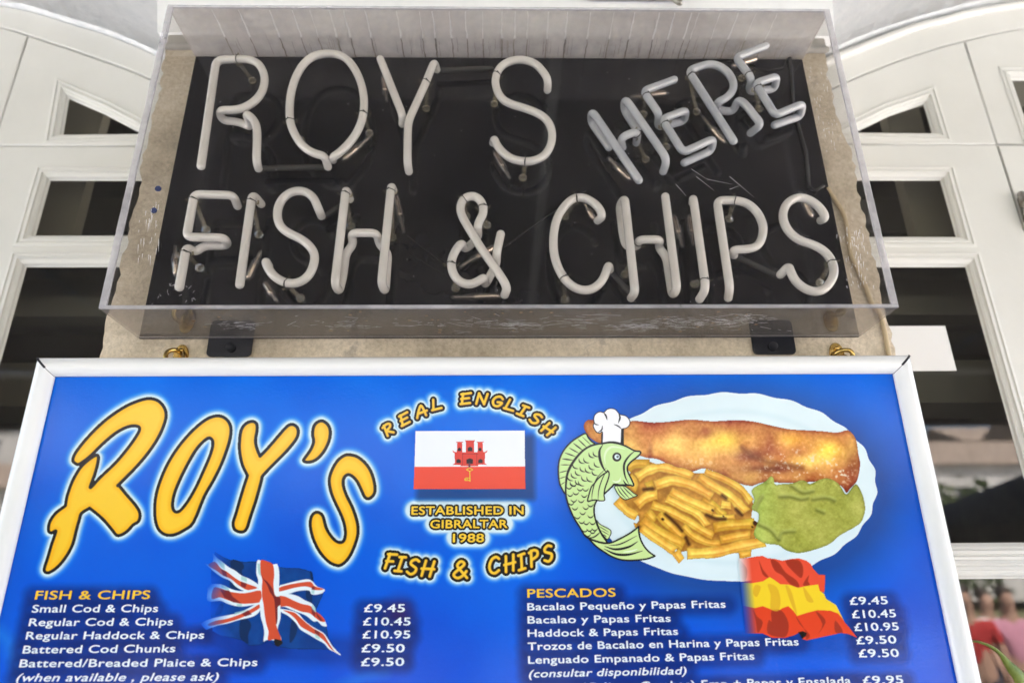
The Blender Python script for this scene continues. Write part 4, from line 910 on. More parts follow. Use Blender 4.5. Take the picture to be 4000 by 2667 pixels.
def fishcol(x, y, d):
    w = area(x, y); a = n1[w][..., None]; b = n2[w][..., None]; e = n3[w][..., None]; g = n4[w][..., None]
    base = np.array([224, 152, 80])+(a-.5)*np.array([70, 90, 60])+(g-.5)*np.array([60, 110, 50])+(e-.5)*np.array([40, 46, 40])
    top = np.clip((1720-y)/70, 0, 1)[..., None]; base = base-top*np.array([26, 34, 20])
    ym = 1790+.10*(x-2700); low = np.clip((y-ym)/100, 0, 1)[..., None]; base = base-low*np.array([60, 62, 34])
    for hx, hy, sx, sy, cc in ((2640, 1745, 90, 50, (36, 50, 26)), (2830, 1720, 90, 40, (34, 60, 10)), (2860, 1765, 40, 28, (36, 52, 30)), (3100, 1715, 60, 30, (30, 40, 0)), (3235, 1755, 55, 40, (44, 60, 6)), (3150, 1800, 80, 28, (40, 60, 30)), (2480, 1760, 40, 40, (10, 20, 10))):
        base = base+np.exp(-((x-hx)/sx)**2-((y-hy)/sy)**2)[..., None]*np.array(cc)*1.25
    for hx, hy, sx, sy, cc in ((2930, 1780, 60, 26, (80, 70, 30)), (3010, 1830, 110, 16, (90, 84, 40)), (2760, 1690, 30, 20, (40, 50, 20)), (3010, 1740, 24, 40, (36, 40, 16)), (3330, 1830, 30, 60, (70, 74, 40)), (2540, 1770, 10, 34, (50, 50, 20))):
        base = base-np.exp(-((x-hx)/sx)**2-((y-hy)/sy)**2)[..., None]*np.array(cc)
    zone = np.exp(-((x-3120)/150)**2-((y-1800)/50)**2)+np.exp(-((x-3290)/40)**2-((y-1840)/50)**2)+.5*np.exp(-((x-2740)/60)**2-((y-1805)/22)**2)+.4*np.exp(-((x-3080)/120)**2-((y-1850)/20)**2)
    sp = (np.clip((n3[w]-.60)/.07, 0, 1)*np.clip(zone, 0, 1)*np.clip((n2[w]-.42)/.1, 0, 1))[..., None]; base = base*(1-sp)+np.array([238, 222, 196])*sp
    edge = np.clip((d+16)/16, 0, 1)[..., None]; return np.clip(base-edge*np.array([46, 54, 30]), 20, 255)
bf.fill(FISHP, fishcol, soft=2); bf.line(Q((1300, 330), (1400, 420), (1560, 480)) + LL((900, 640), (1020, 665)), 7, (120, 62, 30), soft=9, op=.7, clip=True)
bf.emit('battered_fish_picture', 3, board)
ch = food()
under = smooth_closed(Q((60, 800), (140, 640), (240, 450), (520, 530), (780, 590), (1000, 600), (1300, 740), (1420, 900), (1400, 1040), (1480, 1120), (1420, 1280), (1250, 1350), (760, 1390), (640, 1380), (420, 1260), (220, 1140), (250, 1040), (60, 900)), 3)
ch.fill(under, lambda x, y, d: np.array([186, 128, 50])+(n2[area(x, y)][..., None]-.5)*np.array([110, 90, 40]), soft=2)
def chip(pts, wd_, base=(252, 208, 86), tone=0):
    wd_ *= 1.12; tone = tone*.55+rng.uniform(-9, 9)
    q = Q(*pts); q = smooth_open(q, 5) if len(q) > 2 else q; wv = wd_/2.613
    def colf(x, y, d):
        w = area(x, y); t = np.clip(-d/wv, 0, 1)[..., None]; bb = np.array(base, float)+tone
        cc = bb*(.80+.24*np.sqrt(t))*np.array([1, .94+.0, .9])+(n2[w][..., None]-.5)*np.array([26, 52, 40])+(n1[w][..., None]-.5)*np.array([24, 64, 30])+(n3[w][..., None]-.5)*np.array([14, 20, 18])
        return np.clip(cc+np.clip((t-.5)*2, 0, 1)*np.array([14, 20, 26]), 0, 255)
    q = [np.array(p_, float) for p_ in q]
    if len(q) == 2: q = [q[0]*(1-t)+q[1]*t for t in np.linspace(0, 1, 5)]
    lf, rt_ = [], []; ph = rng.uniform(0, 6)
    for i in range(len(q)):
        d_ = q[min(i+1, len(q)-1)]-q[max(i-1, 0)]; n_ = np.array([-d_[1], d_[0]])/np.linalg.norm(d_); e_ = wv*(1+.07*math.sin(i*1.1+ph)+rng.uniform(-.04, .04)); lf.append(q[i]+n_*e_); rt_.append(q[i]-n_*e_*(1+.05*math.sin(i+ph*2)))
    dd = (q[-1]-q[-2])/np.linalg.norm(q[-1]-q[-2])*wv*.25*rng.uniform(-1, 1); lf[-1] = lf[-1]+dd; rt_[-1] = rt_[-1]-dd
    po = lf+rt_[::-1]
    ch.fill([p_+np.array([2, 5]) for p_ in po], (150, 84, 24), grow=1.0, soft=6, op=.55, clip=True)
    ch.fill(po, colf, soft=2.4)
    mid_ = [(l_*.68+r_*.32) for l_, r_ in zip(lf, rt_)]
    ch.line(mid_, wv*.05, (176, 98, 22), soft=3.5, op=.45, clip=True)
for pts, wd_, tn in (([(130, 560), (200, 500), (360, 500)], 44, -50), ([(900, 850), (1010, 920), (1130, 1030)], 34, -40), ([(330, 740), (400, 700)], 40, -70), ([(230, 640), (340, 570), (480, 535), (640, 570), (800, 625)], 42, -4),
    ([(150, 620), (200, 700), (180, 760)], 40, -6), ([(920, 575), (1100, 645), (1280, 745), (1400, 890)], 34, -20), ([(415, 720), (560, 672), (700, 685), (880, 755), (1000, 830)], 46, 4), ([(860, 625), (1000, 720), (1150, 810), (1260, 900), (1345, 990)], 44, 6),
    ([(20, 870), (130, 980), (230, 1040)], 44, 0), ([(225, 920), (330, 840), (440, 810)], 46, 4), ([(570, 780), (740, 870), (880, 930), (1010, 985)], 46, 8), ([(530, 850), (700, 935), (860, 1020), (945, 1130)], 36, 0), ([(1000, 1030), (1120, 1040), (1230, 1040)], 22, -20),
    ([(380, 915), (520, 965), (720, 1065), (880, 1165), (1010, 1235)], 38, -16), ([(330, 990), (420, 1080)], 40, -22), ([(450, 1010), (560, 1120), (710, 1260)], 44, -26), ([(280, 1070), (420, 1180), (640, 1290), (710, 1330)], 52, -30), ([(200, 1130), (230, 1120)], 26, -40), ([(270, 1150), (480, 1300), (620, 1390)], 44, -14), ([(620, 1390), (690, 1490)], 42, 2),
    ([(700, 1130), (800, 1230), (950, 1300), (1090, 1315)], 32, -8), ([(1080, 1275), (1250, 1240), (1390, 1215)], 40, -26), ([(1010, 1150), (1200, 1120), (1425, 1110)], 48, -36), ([(1090, 910), (1190, 925)], 36, 6), ([(740, 1415), (1000, 1405), (1250, 1350), (1540, 1290)], 52, 14), ([(1270, 1430), (1400, 1410)], 34, -6)):
    chip(pts, wd_, tone=tn)
for x, y, r_ in ((490, 1060, 12), (1435, 1100, 22), (1405, 1140, 8), (1110, 1030, 6), (1000, 970, 10)): ch.line(Q((x, y), (x+6, y+6)), r_/2.6, (60, 26, 10), soft=2.5, clip=True)
for q in (((1240, 960), (1300, 1020)), ((940, 1020), (1040, 1060), (1130, 1060)), ((300, 760), (390, 750)), ((1100, 820), (1140, 850)), ((730, 1250), (760, 1320)), ((520, 1010), (640, 1120), (690, 1180))): ch.line(Q(*q), 6, (58, 26, 10), soft=5, op=.85, clip=True)
ch.emit('chips_picture', 5, board)
pe = food()
PEAS = smooth_closed(LL((640, 830), (690, 790), (745, 760), (785, 722), (812, 745), (820, 785), (880, 780), (950, 775), (1010, 752), (1050, 760), (1080, 780), (1140, 752), (1210, 738), (1290, 775), (1340, 850), (1362, 850), (1420, 780), (1468, 850), (1492, 950), (1480, 1030), (1440, 1090), (1300, 1170), (1230, 1230), (1130, 1270), (1000, 1300), (900, 1280), (840, 1240), (730, 1225), (655, 1160), (690, 1060), (690, 1000), (640, 970), (660, 900)), 3)
def peacol(x, y, d):
    w = area(x, y); a = n1[w][..., None]; b = n2[w][..., None]; e = n3[w][..., None]
    gx = np.gradient(n1)[1][w][..., None]*30+np.gradient(n2)[0][w][..., None]*14
    up = np.clip((1920-y)/120, 0, 1)[..., None]
    base = np.array([172, 174, 78])+(a-.5)*np.array([44, 36, 40])+(e-.5)*np.array([12, 12, 10])+np.clip(gx*.7, -1, 1)*np.array([40, 40, 30])*(.35+up)+np.exp(-((x-2960)/70)**2)[..., None]*np.array([8, 22, 14])
    return base-np.clip((d+12)/12, 0, 1)[..., None]*np.array([30, 28, 14])
pe.fill(PEAS, peacol, soft=2)
for q in (((850, 880), (930, 880), (1010, 900), (1060, 890)), ((940, 800), (1020, 850), (1100, 840)), ((700, 1090), (780, 1130), (840, 1200)), ((850, 1200), (870, 1150), (960, 1140)), ((1100, 900), (1200, 890), (1260, 910)), ((660, 1000), (690, 930), (720, 880)), ((1130, 980), (1180, 1000))):
    qq = smooth_open(LL(*q), 4); pe.line(qq, 5, (92, 98, 34), soft=7, op=.8, clip=True); pe.line([p_+np.array([3, -8]) for p_ in qq], 4, (192, 200, 110), soft=6, op=.6, clip=True)
pe.emit('mushy_peas_picture', 7, board)

# ---- fish emblem
fe = Paint(2168, 1580, 2572, 2200, 1.3); GC = lambda x, y, d: np.array([207, 234, 160])+(np.clip((2000-y)/500, -1, 1))[..., None]*np.array([-6, 2, 6]); K2 = (30, 30, 36)
def shape(poly, ow, col=GC):
    poly = smooth_closed(poly, 3); fe.fill(poly, K2, grow=ow); fe.fill(poly, col, grow=-ow)
def taper(pts, wd_, col=K2):
    q = smooth_open(pts, 5) if len(pts) > 2 else [np.array(pts[0])*(1-t)+np.array(pts[1])*t for t in np.linspace(0, 1, 7)]
    n_ = len(q); fe.line(q, [max(.3, wd_*math.sin(math.pi*(.06+.88*i/(n_-1)))) for i in range(n_)], col)
shape(F1((528, 548), (400, 610), (250, 712), (130, 842), (60, 960), (20, 1080), (6, 1200), (6, 1330), (22, 1470)) + F2((40, 70), (80, 150), (128, 225), (150, 180), (160, 60)) + F1((150, 1500), (160, 1380), (200, 1240), (270, 1110), (360, 990), (480, 870), (620, 790), (705, 752), (640, 700), (580, 630)), 3.2)
for a, b, wd_ in (((465, 615), (640, 780), 1.2), ((380, 660), (550, 820), 2.2), ((290, 735), (480, 880), 2.6), ((210, 825), (400, 930), 2.2), ((130, 920), (330, 990), 2.4), ((80, 1035), (280, 1060), 2.8), ((50, 1150), (230, 1150), 1.8), ((20, 1300), (180, 1260), 1.8), ((20, 1415), (150, 1370), 1.6), ((50, 1530), (130, 1480), 1.4)): taper(F1(a, b), wd_)
shape(F2((735, 735), (800, 810), (900, 865), (985, 910), (1018, 955), (1000, 1030), (940, 1108), (850, 1010), (790, 910)), 2.2)
for q in (((780, 850), (860, 900), (970, 965)), ((820, 930), (890, 970), (975, 1020)), ((870, 1010), (930, 1060))): taper(F2(*q), 1.4)
shape(F2((590, 1082), (700, 1130), (830, 1168), (950, 1178), (1060, 1150), (1200, 1082), (1350, 1000), (1470, 918), (1540, 860), (1546, 900), (1550, 980), (1580, 1100), (1640, 1220), (1720, 1320), (1800, 1385), (1855, 1420), (1800, 1448), (1700, 1480), (1540, 1500), (1350, 1508), (1180, 1490), (1020, 1430), (870, 1340), (740, 1250), (640, 1150)), 3.6)
for q, wd_ in ((((970, 1222), (1200, 1190), (1510, 1035)), 2.4), (((890, 1238), (1100, 1295), (1350, 1250), (1525, 1145)), 4.4), (((880, 1285), (1100, 1385), (1350, 1395), (1615, 1325)), 4.6)): taper(F2(*q), wd_)
taper(F2((1250, 1345), (1400, 1330), (1520, 1290)), 3, (238, 250, 225))
BODY = F1((850, 740), (1000, 722), (1150, 742), (1300, 792), (1450, 872), (1510, 885), (1560, 890), (1584, 915), (1560, 960), (1480, 1030), (1400, 1092), (1342, 1160), (1326, 1220), (1340, 1290), (1390, 1390), (1436, 1490), (1450, 1540), (1425, 1556), (1380, 1540), (1300, 1540), (1240, 1535), (1180, 1538), (1120, 1524), (1060, 1530)) + F2((1050, 80), (990, 140), (895, 230), (800, 320), (735, 380), (695, 480), (692, 600), (712, 700), (740, 800), (790, 920), (850, 1030), (938, 1160), (900, 1176), (760, 1150), (600, 1092), (540, 1060), (480, 990), (400, 850), (310, 710), (240, 560), (190, 430), (155, 290), (145, 180), (150, 60)) + F1((155, 1480), (170, 1370), (210, 1250), (280, 1120), (380, 980), (500, 860), (620, 790), (740, 755))
shape(BODY, 3.6)
for cx, cy in ((450, 1090), (540, 1080), (640, 980), (720, 960), (740, 1160), (470, 1250), (570, 1270), (640, 1210), (700, 1320), (330, 1190), (380, 1320), (300, 1370), (500, 1430), (600, 1440), (230, 1420), (380, 1500), (280, 1530), (440, 1520)): taper(F1((cx-52, cy-60), (cx-42, cy-6), (cx, cy+26), (cx+58, cy+34)), 2.6)
for cx, cy in ((210, 130), (300, 75), (420, 165), (340, 240), (525, 170), (500, 290), (230, 270), (300, 380), (440, 390), (250, 435), (320, 530), (530, 520), (620, 470), (470, 620), (620, 680), (370, 700), (450, 790), (540, 810), (660, 810), (510, 950), (600, 940), (700, 930), (570, 1040), (660, 980)): taper(F2((cx-58, cy-34), (cx-20, cy+4), (cx+22, cy+4), (cx+62, cy-38)), 2.5)
taper(F2((540, 1062), (660, 1070), (760, 1010), (805, 960)), 2.6)
taper(F1((855, 765), (800, 860), (790, 960), (812, 1080), (860, 1200), (925, 1300)), 5.2)
taper(F1((1475, 880), (1380, 960), (1300, 1060), (1264, 1150), (1264, 1270), (1290, 1390), (1350, 1510)), 4.2); taper(F1((1245, 1440), (1300, 1520), (1370, 1530)), 3)
taper(F1((905, 1130), (890, 1000), (930, 880), (1020, 810), (1150, 815), (1280, 850)), 4.5, (228, 246, 205)); taper(F1((1040, 1450), (1110, 1480), (1180, 1450), (1195, 1390)), 3.4, (236, 250, 220))
fe.line(F1((1124, 1000), (1125, 1001)), 17.5, (44, 40, 44)); fe.line(F1((1128, 996), (1129, 997)), 9.8, (226, 242, 250)); fe.line(F1((1138, 992), (1139, 993)), 4.6, (52, 60, 66)); fe.line(F1((1132, 984), (1133, 985)), 1.6, (225, 235, 240))
shape(F2((1080, 90), (1110, 180), (1170, 270), (1240, 330), (1300, 350), (1360, 332), (1440, 300), (1520, 265), (1450, 220), (1370, 150), (1280, 88), (1180, 80)), 2.2)
for q in (((1130, 95), (1190, 210), (1310, 335)), ((1180, 95), (1260, 200), (1370, 325)), ((1240, 90), (1330, 190), (1445, 290))): taper(F2(*q), 1.9)
shape(F1((930, 1292), (850, 1340), (760, 1420), (700, 1500), (640, 1568)) + F2((600, 220), (565, 372), (640, 360), (720, 352), (810, 370), (893, 356), (880, 250), (900, 120), (950, -20), (975, -110), (975, -170), (950, -205)), 2.6)
for q in (((920, -260), (740, -60), (660, 180), (645, 350)), ((945, -230), (850, -60), (780, 160), (765, 360))): taper(F2(*q), 2.0)
# hat
HAT = F1((848, 735), (848, 640), (846, 520), (800, 545), (735, 525), (690, 460), (672, 400), (690, 345), (680, 280), (695, 210), (745, 155), (810, 132), (875, 148), (930, 92), (1015, 68), (1100, 92), (1160, 160), (1192, 188), (1280, 205), (1345, 255), (1378, 330), (1360, 400), (1300, 450), (1225, 465), (1215, 520), (1212, 640), (1195, 745), (1100, 725), (1000, 718), (900, 726))
fe.line(F1((1236, 480), (1236, 760)), 5.2, K2); fe.fill(smooth_closed(HAT, 3), K2, grow=2.2); fe.fill(smooth_closed(HAT, 3), (250, 250, 255), grow=-2.0); fe.line(smooth_open(F1((830, 745), (1000, 716), (1130, 728), (1250, 770)), 4), 3.6, K2); fe.line(F1((836, 560), (836, 745)), 2.8, K2)
for q, wd_ in ((((870, 150), (915, 210), (938, 290)), 3.2), (((1160, 165), (1185, 250), (1150, 355)), 3.4), (((690, 340), (720, 375), (780, 388)), 2.2), (((848, 400), (835, 480), (760, 530)), 2.6), (((1070, 378), (1150, 410), (1222, 470)), 2.6)): taper(F1(*q), wd_)
fe.emit('fish_emblem', 9, board)

# ---- waving flags
BGB = np.array([0, 80, 220.])
uj = Paint(782, 2150, 1345, 2566, 1.6); U = lambda *p: T_((780, 2140), 3.647, p)
DB = lambda x, y, d: np.array([8, 62, 140])+(vnoise(x, y, 50, 4, 3)[..., None]-.5)*np.array([10, 26, 30]); WH = (232, 244, 250); RD = (214, 82, 54)
uj.fill(U((215, 45), (330, 118), (450, 168), (640, 190), (820, 182), (960, 190), (1040, 222), (1130, 262), (1250, 280), (1400, 276), (1500, 300), (1590, 332), (1620, 430), (1640, 540), (1770, 640), (1700, 790), (1660, 880), (1810, 1110), (1840, 1280), (1950, 1450), (2010, 1520), (1850, 1450), (1700, 1440), (1300, 1436), (1100, 1400), (980, 1330), (860, 1380), (700, 1390), (620, 1320), (470, 1280), (300, 1250), (180, 1180), (150, 900), (170, 700), (160, 300)), DB, soft=5)
DK = (12, 40, 84)
for q in (((450, 160), (590, 190), (635, 270), (600, 320), (610, 390), (540, 340), (450, 290)), ((425, 440), (460, 470), (570, 590), (440, 560)), ((1570, 320), (1610, 350), (1620, 460), (1590, 450)), ((1520, 590), (1590, 600), (1600, 780), (1520, 720)), ((580, 1010), (680, 1010), (735, 1100), (690, 1240), (690, 1360), (575, 1270)), ((1310, 1020), (1390, 1120), (1360, 1260), (1280, 1340)), ((280, 800), (340, 800), (310, 920), (220, 950))): uj.fill(smooth_closed(U(*q), 3), DK, soft=2, op=.85)
bands = [(((180, 60), (240, 130), (330, 200), (420, 272), (510, 320), (600, 390), (700, 430), (830, 512), (828, 575), (690, 602), (630, 606), (520, 552), (430, 462), (330, 420), (240, 360), (140, 280), (50, 200), (150, 230), (190, 160)), WH),
  (((215, 190), (300, 285), (385, 332), (500, 420), (600, 480), (720, 520), (822, 565), (690, 596), (560, 530), (450, 440), (340, 392), (240, 320), (120, 240)), RD), (((90, 520), (300, 512), (450, 580), (600, 610), (830, 572), (890, 592), (892, 765), (720, 815), (560, 830), (400, 792), (290, 745), (110, 755), (110, 600)), WH), (((200, 560), (300, 570), (450, 622), (650, 640), (880, 602), (900, 752), (650, 790), (500, 772), (360, 722), (280, 700), (170, 720)), RD),
  (((852, 775), (700, 850), (550, 920), (400, 952), (250, 980), (100, 1020), (0, 1090), (60, 1170), (250, 1100), (400, 1070), (560, 1020), (700, 990), (800, 950), (862, 880)), WH), (((846, 800), (740, 862), (600, 930), (400, 1000), (230, 1030), (120, 1080), (160, 1105), (400, 1052), (560, 1002), (700, 942), (854, 850)), RD),
  (((1072, 662), (1260, 648), (1400, 680), (1500, 740), (1590, 780), (1640, 840), (1660, 915), (1760, 985), (1800, 1060), (1812, 1112), (1740, 1100), (1680, 1040), (1620, 1042), (1520, 962), (1400, 912), (1300, 872), (1200, 832), (1110, 832)), WH), (((1080, 692), (1200, 682), (1330, 740), (1450, 790), (1580, 822), (1610, 900), (1680, 915), (1750, 970), (1790, 1042), (1720, 1040), (1640, 982), (1560, 922), (1450, 902), (1350, 862), (1240, 822), (1110, 830)), RD),
  (((1130, 542), (1200, 512), (1400, 462), (1540, 440), (1610, 472), (1680, 542), (1782, 580), (1760, 632), (1660, 662), (1590, 652), (1560, 602), (1450, 602), (1350, 622), (1260, 652), (1080, 672)), WH), (((1130, 562), (1300, 512), (1540, 476), (1600, 492), (1640, 542), (1772, 582), (1660, 596), (1590, 562), (1500, 542), (1350, 562), (1130, 616)), RD),
  (((1160, 862), (1330, 892), (1420, 942), (1500, 1032), (1620, 1122), (1760, 1202), (1830, 1292), (1900, 1402), (2030, 1532), (1850, 1442), (1780, 1362), (1660, 1292), (1560, 1232), (1430, 1152), (1370, 1062), (1260, 962), (1150, 902)), WH), (((1190, 882), (1340, 912), (1420, 972), (1520, 1062), (1640, 1152), (1760, 1222), (1830, 1332), (1920, 1462), (1975, 1500), (1870, 1432), (1790, 1332), (1690, 1252), (1560, 1182), (1440, 1112), (1370, 1012), (1280, 932)), RD),
  (((820, 170), (870, 170), (960, 186), (1040, 226), (1110, 226), (1135, 380), (1130, 600), (1150, 830), (1152, 1000), (1110, 1162), (1165, 1312), (970, 1302), (910, 1326), (920, 1200), (900, 1080), (870, 980), (860, 850), (852, 770), (882, 700), (870, 600), (832, 560), (832, 450), (805, 350)), WH), (((870, 172), (940, 176), (1040, 226), (1062, 372), (1050, 502), (1066, 652), (1100, 702), (1096, 852), (1090, 1092), (1165, 1312), (1060, 1296), (972, 1306), (982, 1190), (950, 1080), (926, 950), (910, 800), (890, 700), (886, 560), (892, 450), (866, 340)), RD),
  (((865, 330), (892, 420), (960, 520), (1000, 622), (1060, 722), (1076, 900), (1090, 1082), (1110, 1000), (1112, 840), (1150, 802), (1142, 692), (1076, 682), (1040, 582), (970, 482), (900, 422)), (120, 40, 46)), (((1060, 1298), (1130, 1300), (1178, 1325), (1170, 1365), (1090, 1400)), (26, 26, 34))]
for q, cc in bands: uj.fill(smooth_closed(U(*q), 3), cc)
for q in (((300, 290), (380, 335), (390, 410), (330, 385)), ((590, 472), (670, 500), (650, 565), (585, 540)), ((290, 590), (420, 600), (470, 690), (590, 780), (480, 770), (350, 700)), ((600, 930), (690, 880), (740, 940), (650, 970)), ((1600, 545), (1640, 545), (1640, 595), (1595, 590)), ((1590, 830), (1650, 910), (1640, 980), (1600, 930)), ((1640, 1150), (1705, 1190), (1710, 1255), (1640, 1200)), ((1660, 915), (1760, 1030), (1720, 1035), (1670, 970))): uj.fill(U(*q), (112, 34, 44), soft=2, op=.85)
for q in (((350, 220), (360, 310), (300, 260), (240, 140)), ((590, 395), (670, 420), (670, 480), (590, 450)), ((820, 215), (860, 220), (870, 400), (840, 360)), ((310, 515), (420, 570), (410, 600), (310, 560)), ((530, 790), (600, 790), (600, 830), (530, 825)), ((500, 915), (680, 870), (640, 900), (490, 950)), ((1590, 600), (1635, 600), (1630, 655), (1590, 640)), ((1600, 790), (1650, 850), (1660, 910), (1600, 860)), ((1640, 1210), (1710, 1260), (1710, 1300), (1650, 1270))): uj.fill(U(*q), (160, 208, 204), soft=2, op=.8)
fd = np.clip((uj.X-800-18*np.sin(uj.Y/17))/100, 0, 1)[..., None]; bgu = BGB+(np.array([20, 70, 28]))*(1-fd)*0; uj.c = uj.c*fd+bgu*(1-fd)
uj.a *= (fd[..., 0] > .02); uj.emit('striped_cross_flag', 3, board)
sp = Paint(2866, 2165, 3360, 2510, 1.6); S_ = lambda *p: T_((2750, 2100), 2.613, p)
TOP = ((260, 215), (340, 210), (450, 200), (540, 185), (600, 180), (650, 205), (720, 210), (800, 230), (900, 210), (970, 205), (1050, 230), (1090, 262), (1115, 310), (1170, 370), (1240, 376), (1236, 470), (1230, 560), (1180, 545), (1160, 476), (1050, 490), (960, 510), (870, 480), (780, 475), (720, 430), (670, 400), (600, 445), (480, 465), (380, 462), (260, 450))
MID = ((260, 440), (380, 455), (480, 462), (600, 442), (670, 398), (720, 428), (780, 472), (870, 476), (960, 508), (1050, 488), (1165, 474), (1182, 540), (1228, 566), (1250, 620), (1350, 682), (1400, 780), (1440, 860), (1370, 772), (1290, 742), (1160, 737), (1060, 762), (950, 797), (910, 742), (860, 697), (800, 717), (750, 752), (690, 732), (600, 697), (520, 717), (400, 692), (300, 690))
BOT = ((320, 690), (400, 690), (520, 714), (600, 695), (690, 730), (750, 750), (800, 715), (860, 695), (910, 740), (950, 795), (1060, 760), (1160, 735), (1290, 742), (1370, 770), (1440, 860), (1500, 930), (1570, 1022), (1470, 980), (1400, 970), (1250, 1002), (1050, 1046), (1000, 1032), (1050, 982), (1000, 952), (930, 990), (830, 1022), (700, 1022), (600, 976), (440, 975), (340, 970))
sp.fill(S_(*TOP), (238, 82, 56)); sp.fill(S_(*MID), (250, 214, 46)); sp.fill(S_(*BOT), (232, 70, 36))
for q in (((350, 230), (400, 260), (440, 330), (420, 440), (340, 440)), ((560, 230), (600, 320), (660, 400), (600, 370)), ((680, 215), (760, 250), (830, 350), (940, 430), (970, 500), (880, 470), (800, 380), (720, 330)), ((830, 240), (960, 225), (1010, 300), (1000, 400), (950, 380)), ((1070, 380), (1060, 440), (1080, 480), (1010, 480)), ((500, 730), (540, 800), (600, 860), (550, 970), (530, 850)), ((690, 740), (790, 740), (860, 860), (850, 980), (790, 1010), (650, 970), (660, 840), (690, 850)), ((940, 800), (980, 880), (1080, 990), (1040, 1035), (1030, 940)), ((1140, 750), (1200, 790), (1240, 860), (1170, 970), (1210, 880)), ((1340, 840), (1420, 960), (1340, 960))): sp.fill(smooth_closed(S_(*q), 3), (150, 44, 30), soft=2, op=.78)
for q in (((520, 480), (580, 500), (540, 600), (500, 560)), ((650, 470), (740, 500), (780, 620), (760, 740), (680, 720), (680, 580)), ((830, 490), (880, 520), (920, 640), (950, 780), (900, 700)), ((1010, 500), (1050, 540), (1120, 650), (1050, 640))): sp.fill(smooth_closed(S_(*q), 3), (228, 176, 44), soft=2, op=.8)
sp.fill(S_((960, 960), (1010, 950), (1050, 970), (1040, 1000), (1000, 1028)), (20, 14, 16))
fd = np.clip((sp.X-2880-(sp.Y-2180)*.10)/52, 0, 1)[..., None]; onpl = (poly_sdf(sp.X, sp.Y, SCAL) < 0)[..., None]
bgc = np.where(onpl, np.array([226, 243, 249.]), np.array([14, 66, 190.])); sp.c = sp.c*fd+bgc*(1-fd); sp.a *= (fd[..., 0] > .03); sp.emit('tricolour_flag', 6, board)

# ================================================================== WHAT THE GLASS LOOKS OUT ON (behind the camera)
M['awning'] = m = mat('brown awning cloth', (.045, .034, .028), .85); noise_col(m, (.026, .021, .018), (.045, .036, .031), 3, 6)
M['wood'] = m = mat('grey metal post', (.20, .20, .19), .5)
aw = thing('awning', 'flat brown cloth awning on grey posts shading the terrace in front of the doors', 'awning', (0, -.6, 0))
AX, AY0, AY1, AZ = 5.2, -2.7, .86, 3.4
s = MB(); nn = 12
for i in range(nn):
    x0, x1 = -AX+2*AX*i/nn, -AX+2*AX*(i+1)/nn; s.box(x0-.004*(i % 2), x1+.004*(i % 2), AY0, AY1, AZ+.024*(i % 2), AZ+.020+.024*(i % 2))
s.box(-AX, AX, AY0-.012, AY0-.002, AZ-.46, AZ+.02); s.build('awning_cloth', M['awning'], aw)
for y in (AY0+.05, AY1-.05):
    s = MB(); s.box(-AX, AX, y-.02, y+.02, AZ-.05, AZ-.004); s.build('cross_bar', M['wood'], aw)
for x in (-AX+.1, .2, AX-.1):
    s = MB(); s.box(x-.03, x+.03, AY0+.02, AY0+.08, 0, AZ-.052); s.build('post', M['wood'], aw)
    s = MB(); s.box(x-.02, x+.02, AY0+.072, AY1-.072, AZ-.045, AZ-.004); s.build('rafter', M['wood'], aw)
# hillside with houses and trees across the street
M['grass'] = m = mat('dry hillside', (.16, .17, .08), .95); noise_col(m, (.07, .09, .035), (.24, .21, .12), .12, 8)
M['crown'] = m = mat('foliage', (.07, .10, .03), .8); noise_col(m, (.04, .065, .018), (.11, .15, .05), 1.4, 5)
M['bark'] = mat('bark', (.12, .09, .06), .9)
M['wallw'] = m = mat('white house wall', (.62, .60, .57), .9); noise_col(m, (.54, .52, .49), (.68, .66, .63), .8, 6)
M['tiles'] = m = mat('clay tiles', (.33, .16, .09), .9); noise_col(m, (.26, .20, .15), (.40, .32, .26), 3, 6)
M['hglass'] = mat('house window', (.03, .035, .04), .15)
def hz(x, y): return max(0.0, (-y-26)*.22) + 1.2*math.sin(x*.09)*min(1, max(0, (-y-26)/20)) if y < -26 else 0.0
n = 40; vs = []; fs = []
for i in range(n+1):
    for j in range(n+1): x = -90+180*i/n; y = -26-70*j/n; vs.append((x, y, hz(x, y)+(-.05 if j == 0 else .02)))
for i in range(n):
    for j in range(n): fs.append((i*(n+1)+j, i*(n+1)+j+1, (i+1)*(n+1)+j+1, (i+1)*(n+1)+j))
tag(mesh('hillside', vs, fs, M['grass'], None, True), kind='structure')
r = random.Random(21)
def house(x, y, w_, d_, h_, label, nwin):
    z = hz(x, y)-.4 if y < -26 else 0; t = thing('house', label, 'house', (x, y, z), 'houses across the street')
    s = MB(); s.box(x-w_/2, x+w_/2, y-d_/2, y+d_/2, z, z+h_); s.build('wall', M['wallw'], t)
    s = MB(); e_ = .35; zt = z+h_+.003; a = [(x-w_/2-e_, y-d_/2-e_, zt), (x+w_/2+e_, y-d_/2-e_, zt), (x+w_/2+e_, y+d_/2+e_, zt), (x-w_/2-e_, y+d_/2+e_, zt), (x-w_/2-e_, y, zt+d_*.28), (x+w_/2+e_, y, zt+d_*.28)]
    s.add(a, [(0, 1, 5, 4), (2, 3, 4, 5), (0, 4, 3), (1, 2, 5), (3, 2, 1, 0)]); s.build('roof', M['tiles'], t)
    for lv in range(max(1, int(h_//2.9))):
        for k in range(nwin):
            wx = x-w_/2+w_*(k+.5)/nwin; wz = z+.9+2.9*lv; s = MB(); s.box(wx-.5, wx+.5, y+d_/2-.02, y+d_/2+.012, wz, wz+1.35); s.build('window', M['hglass'], t)
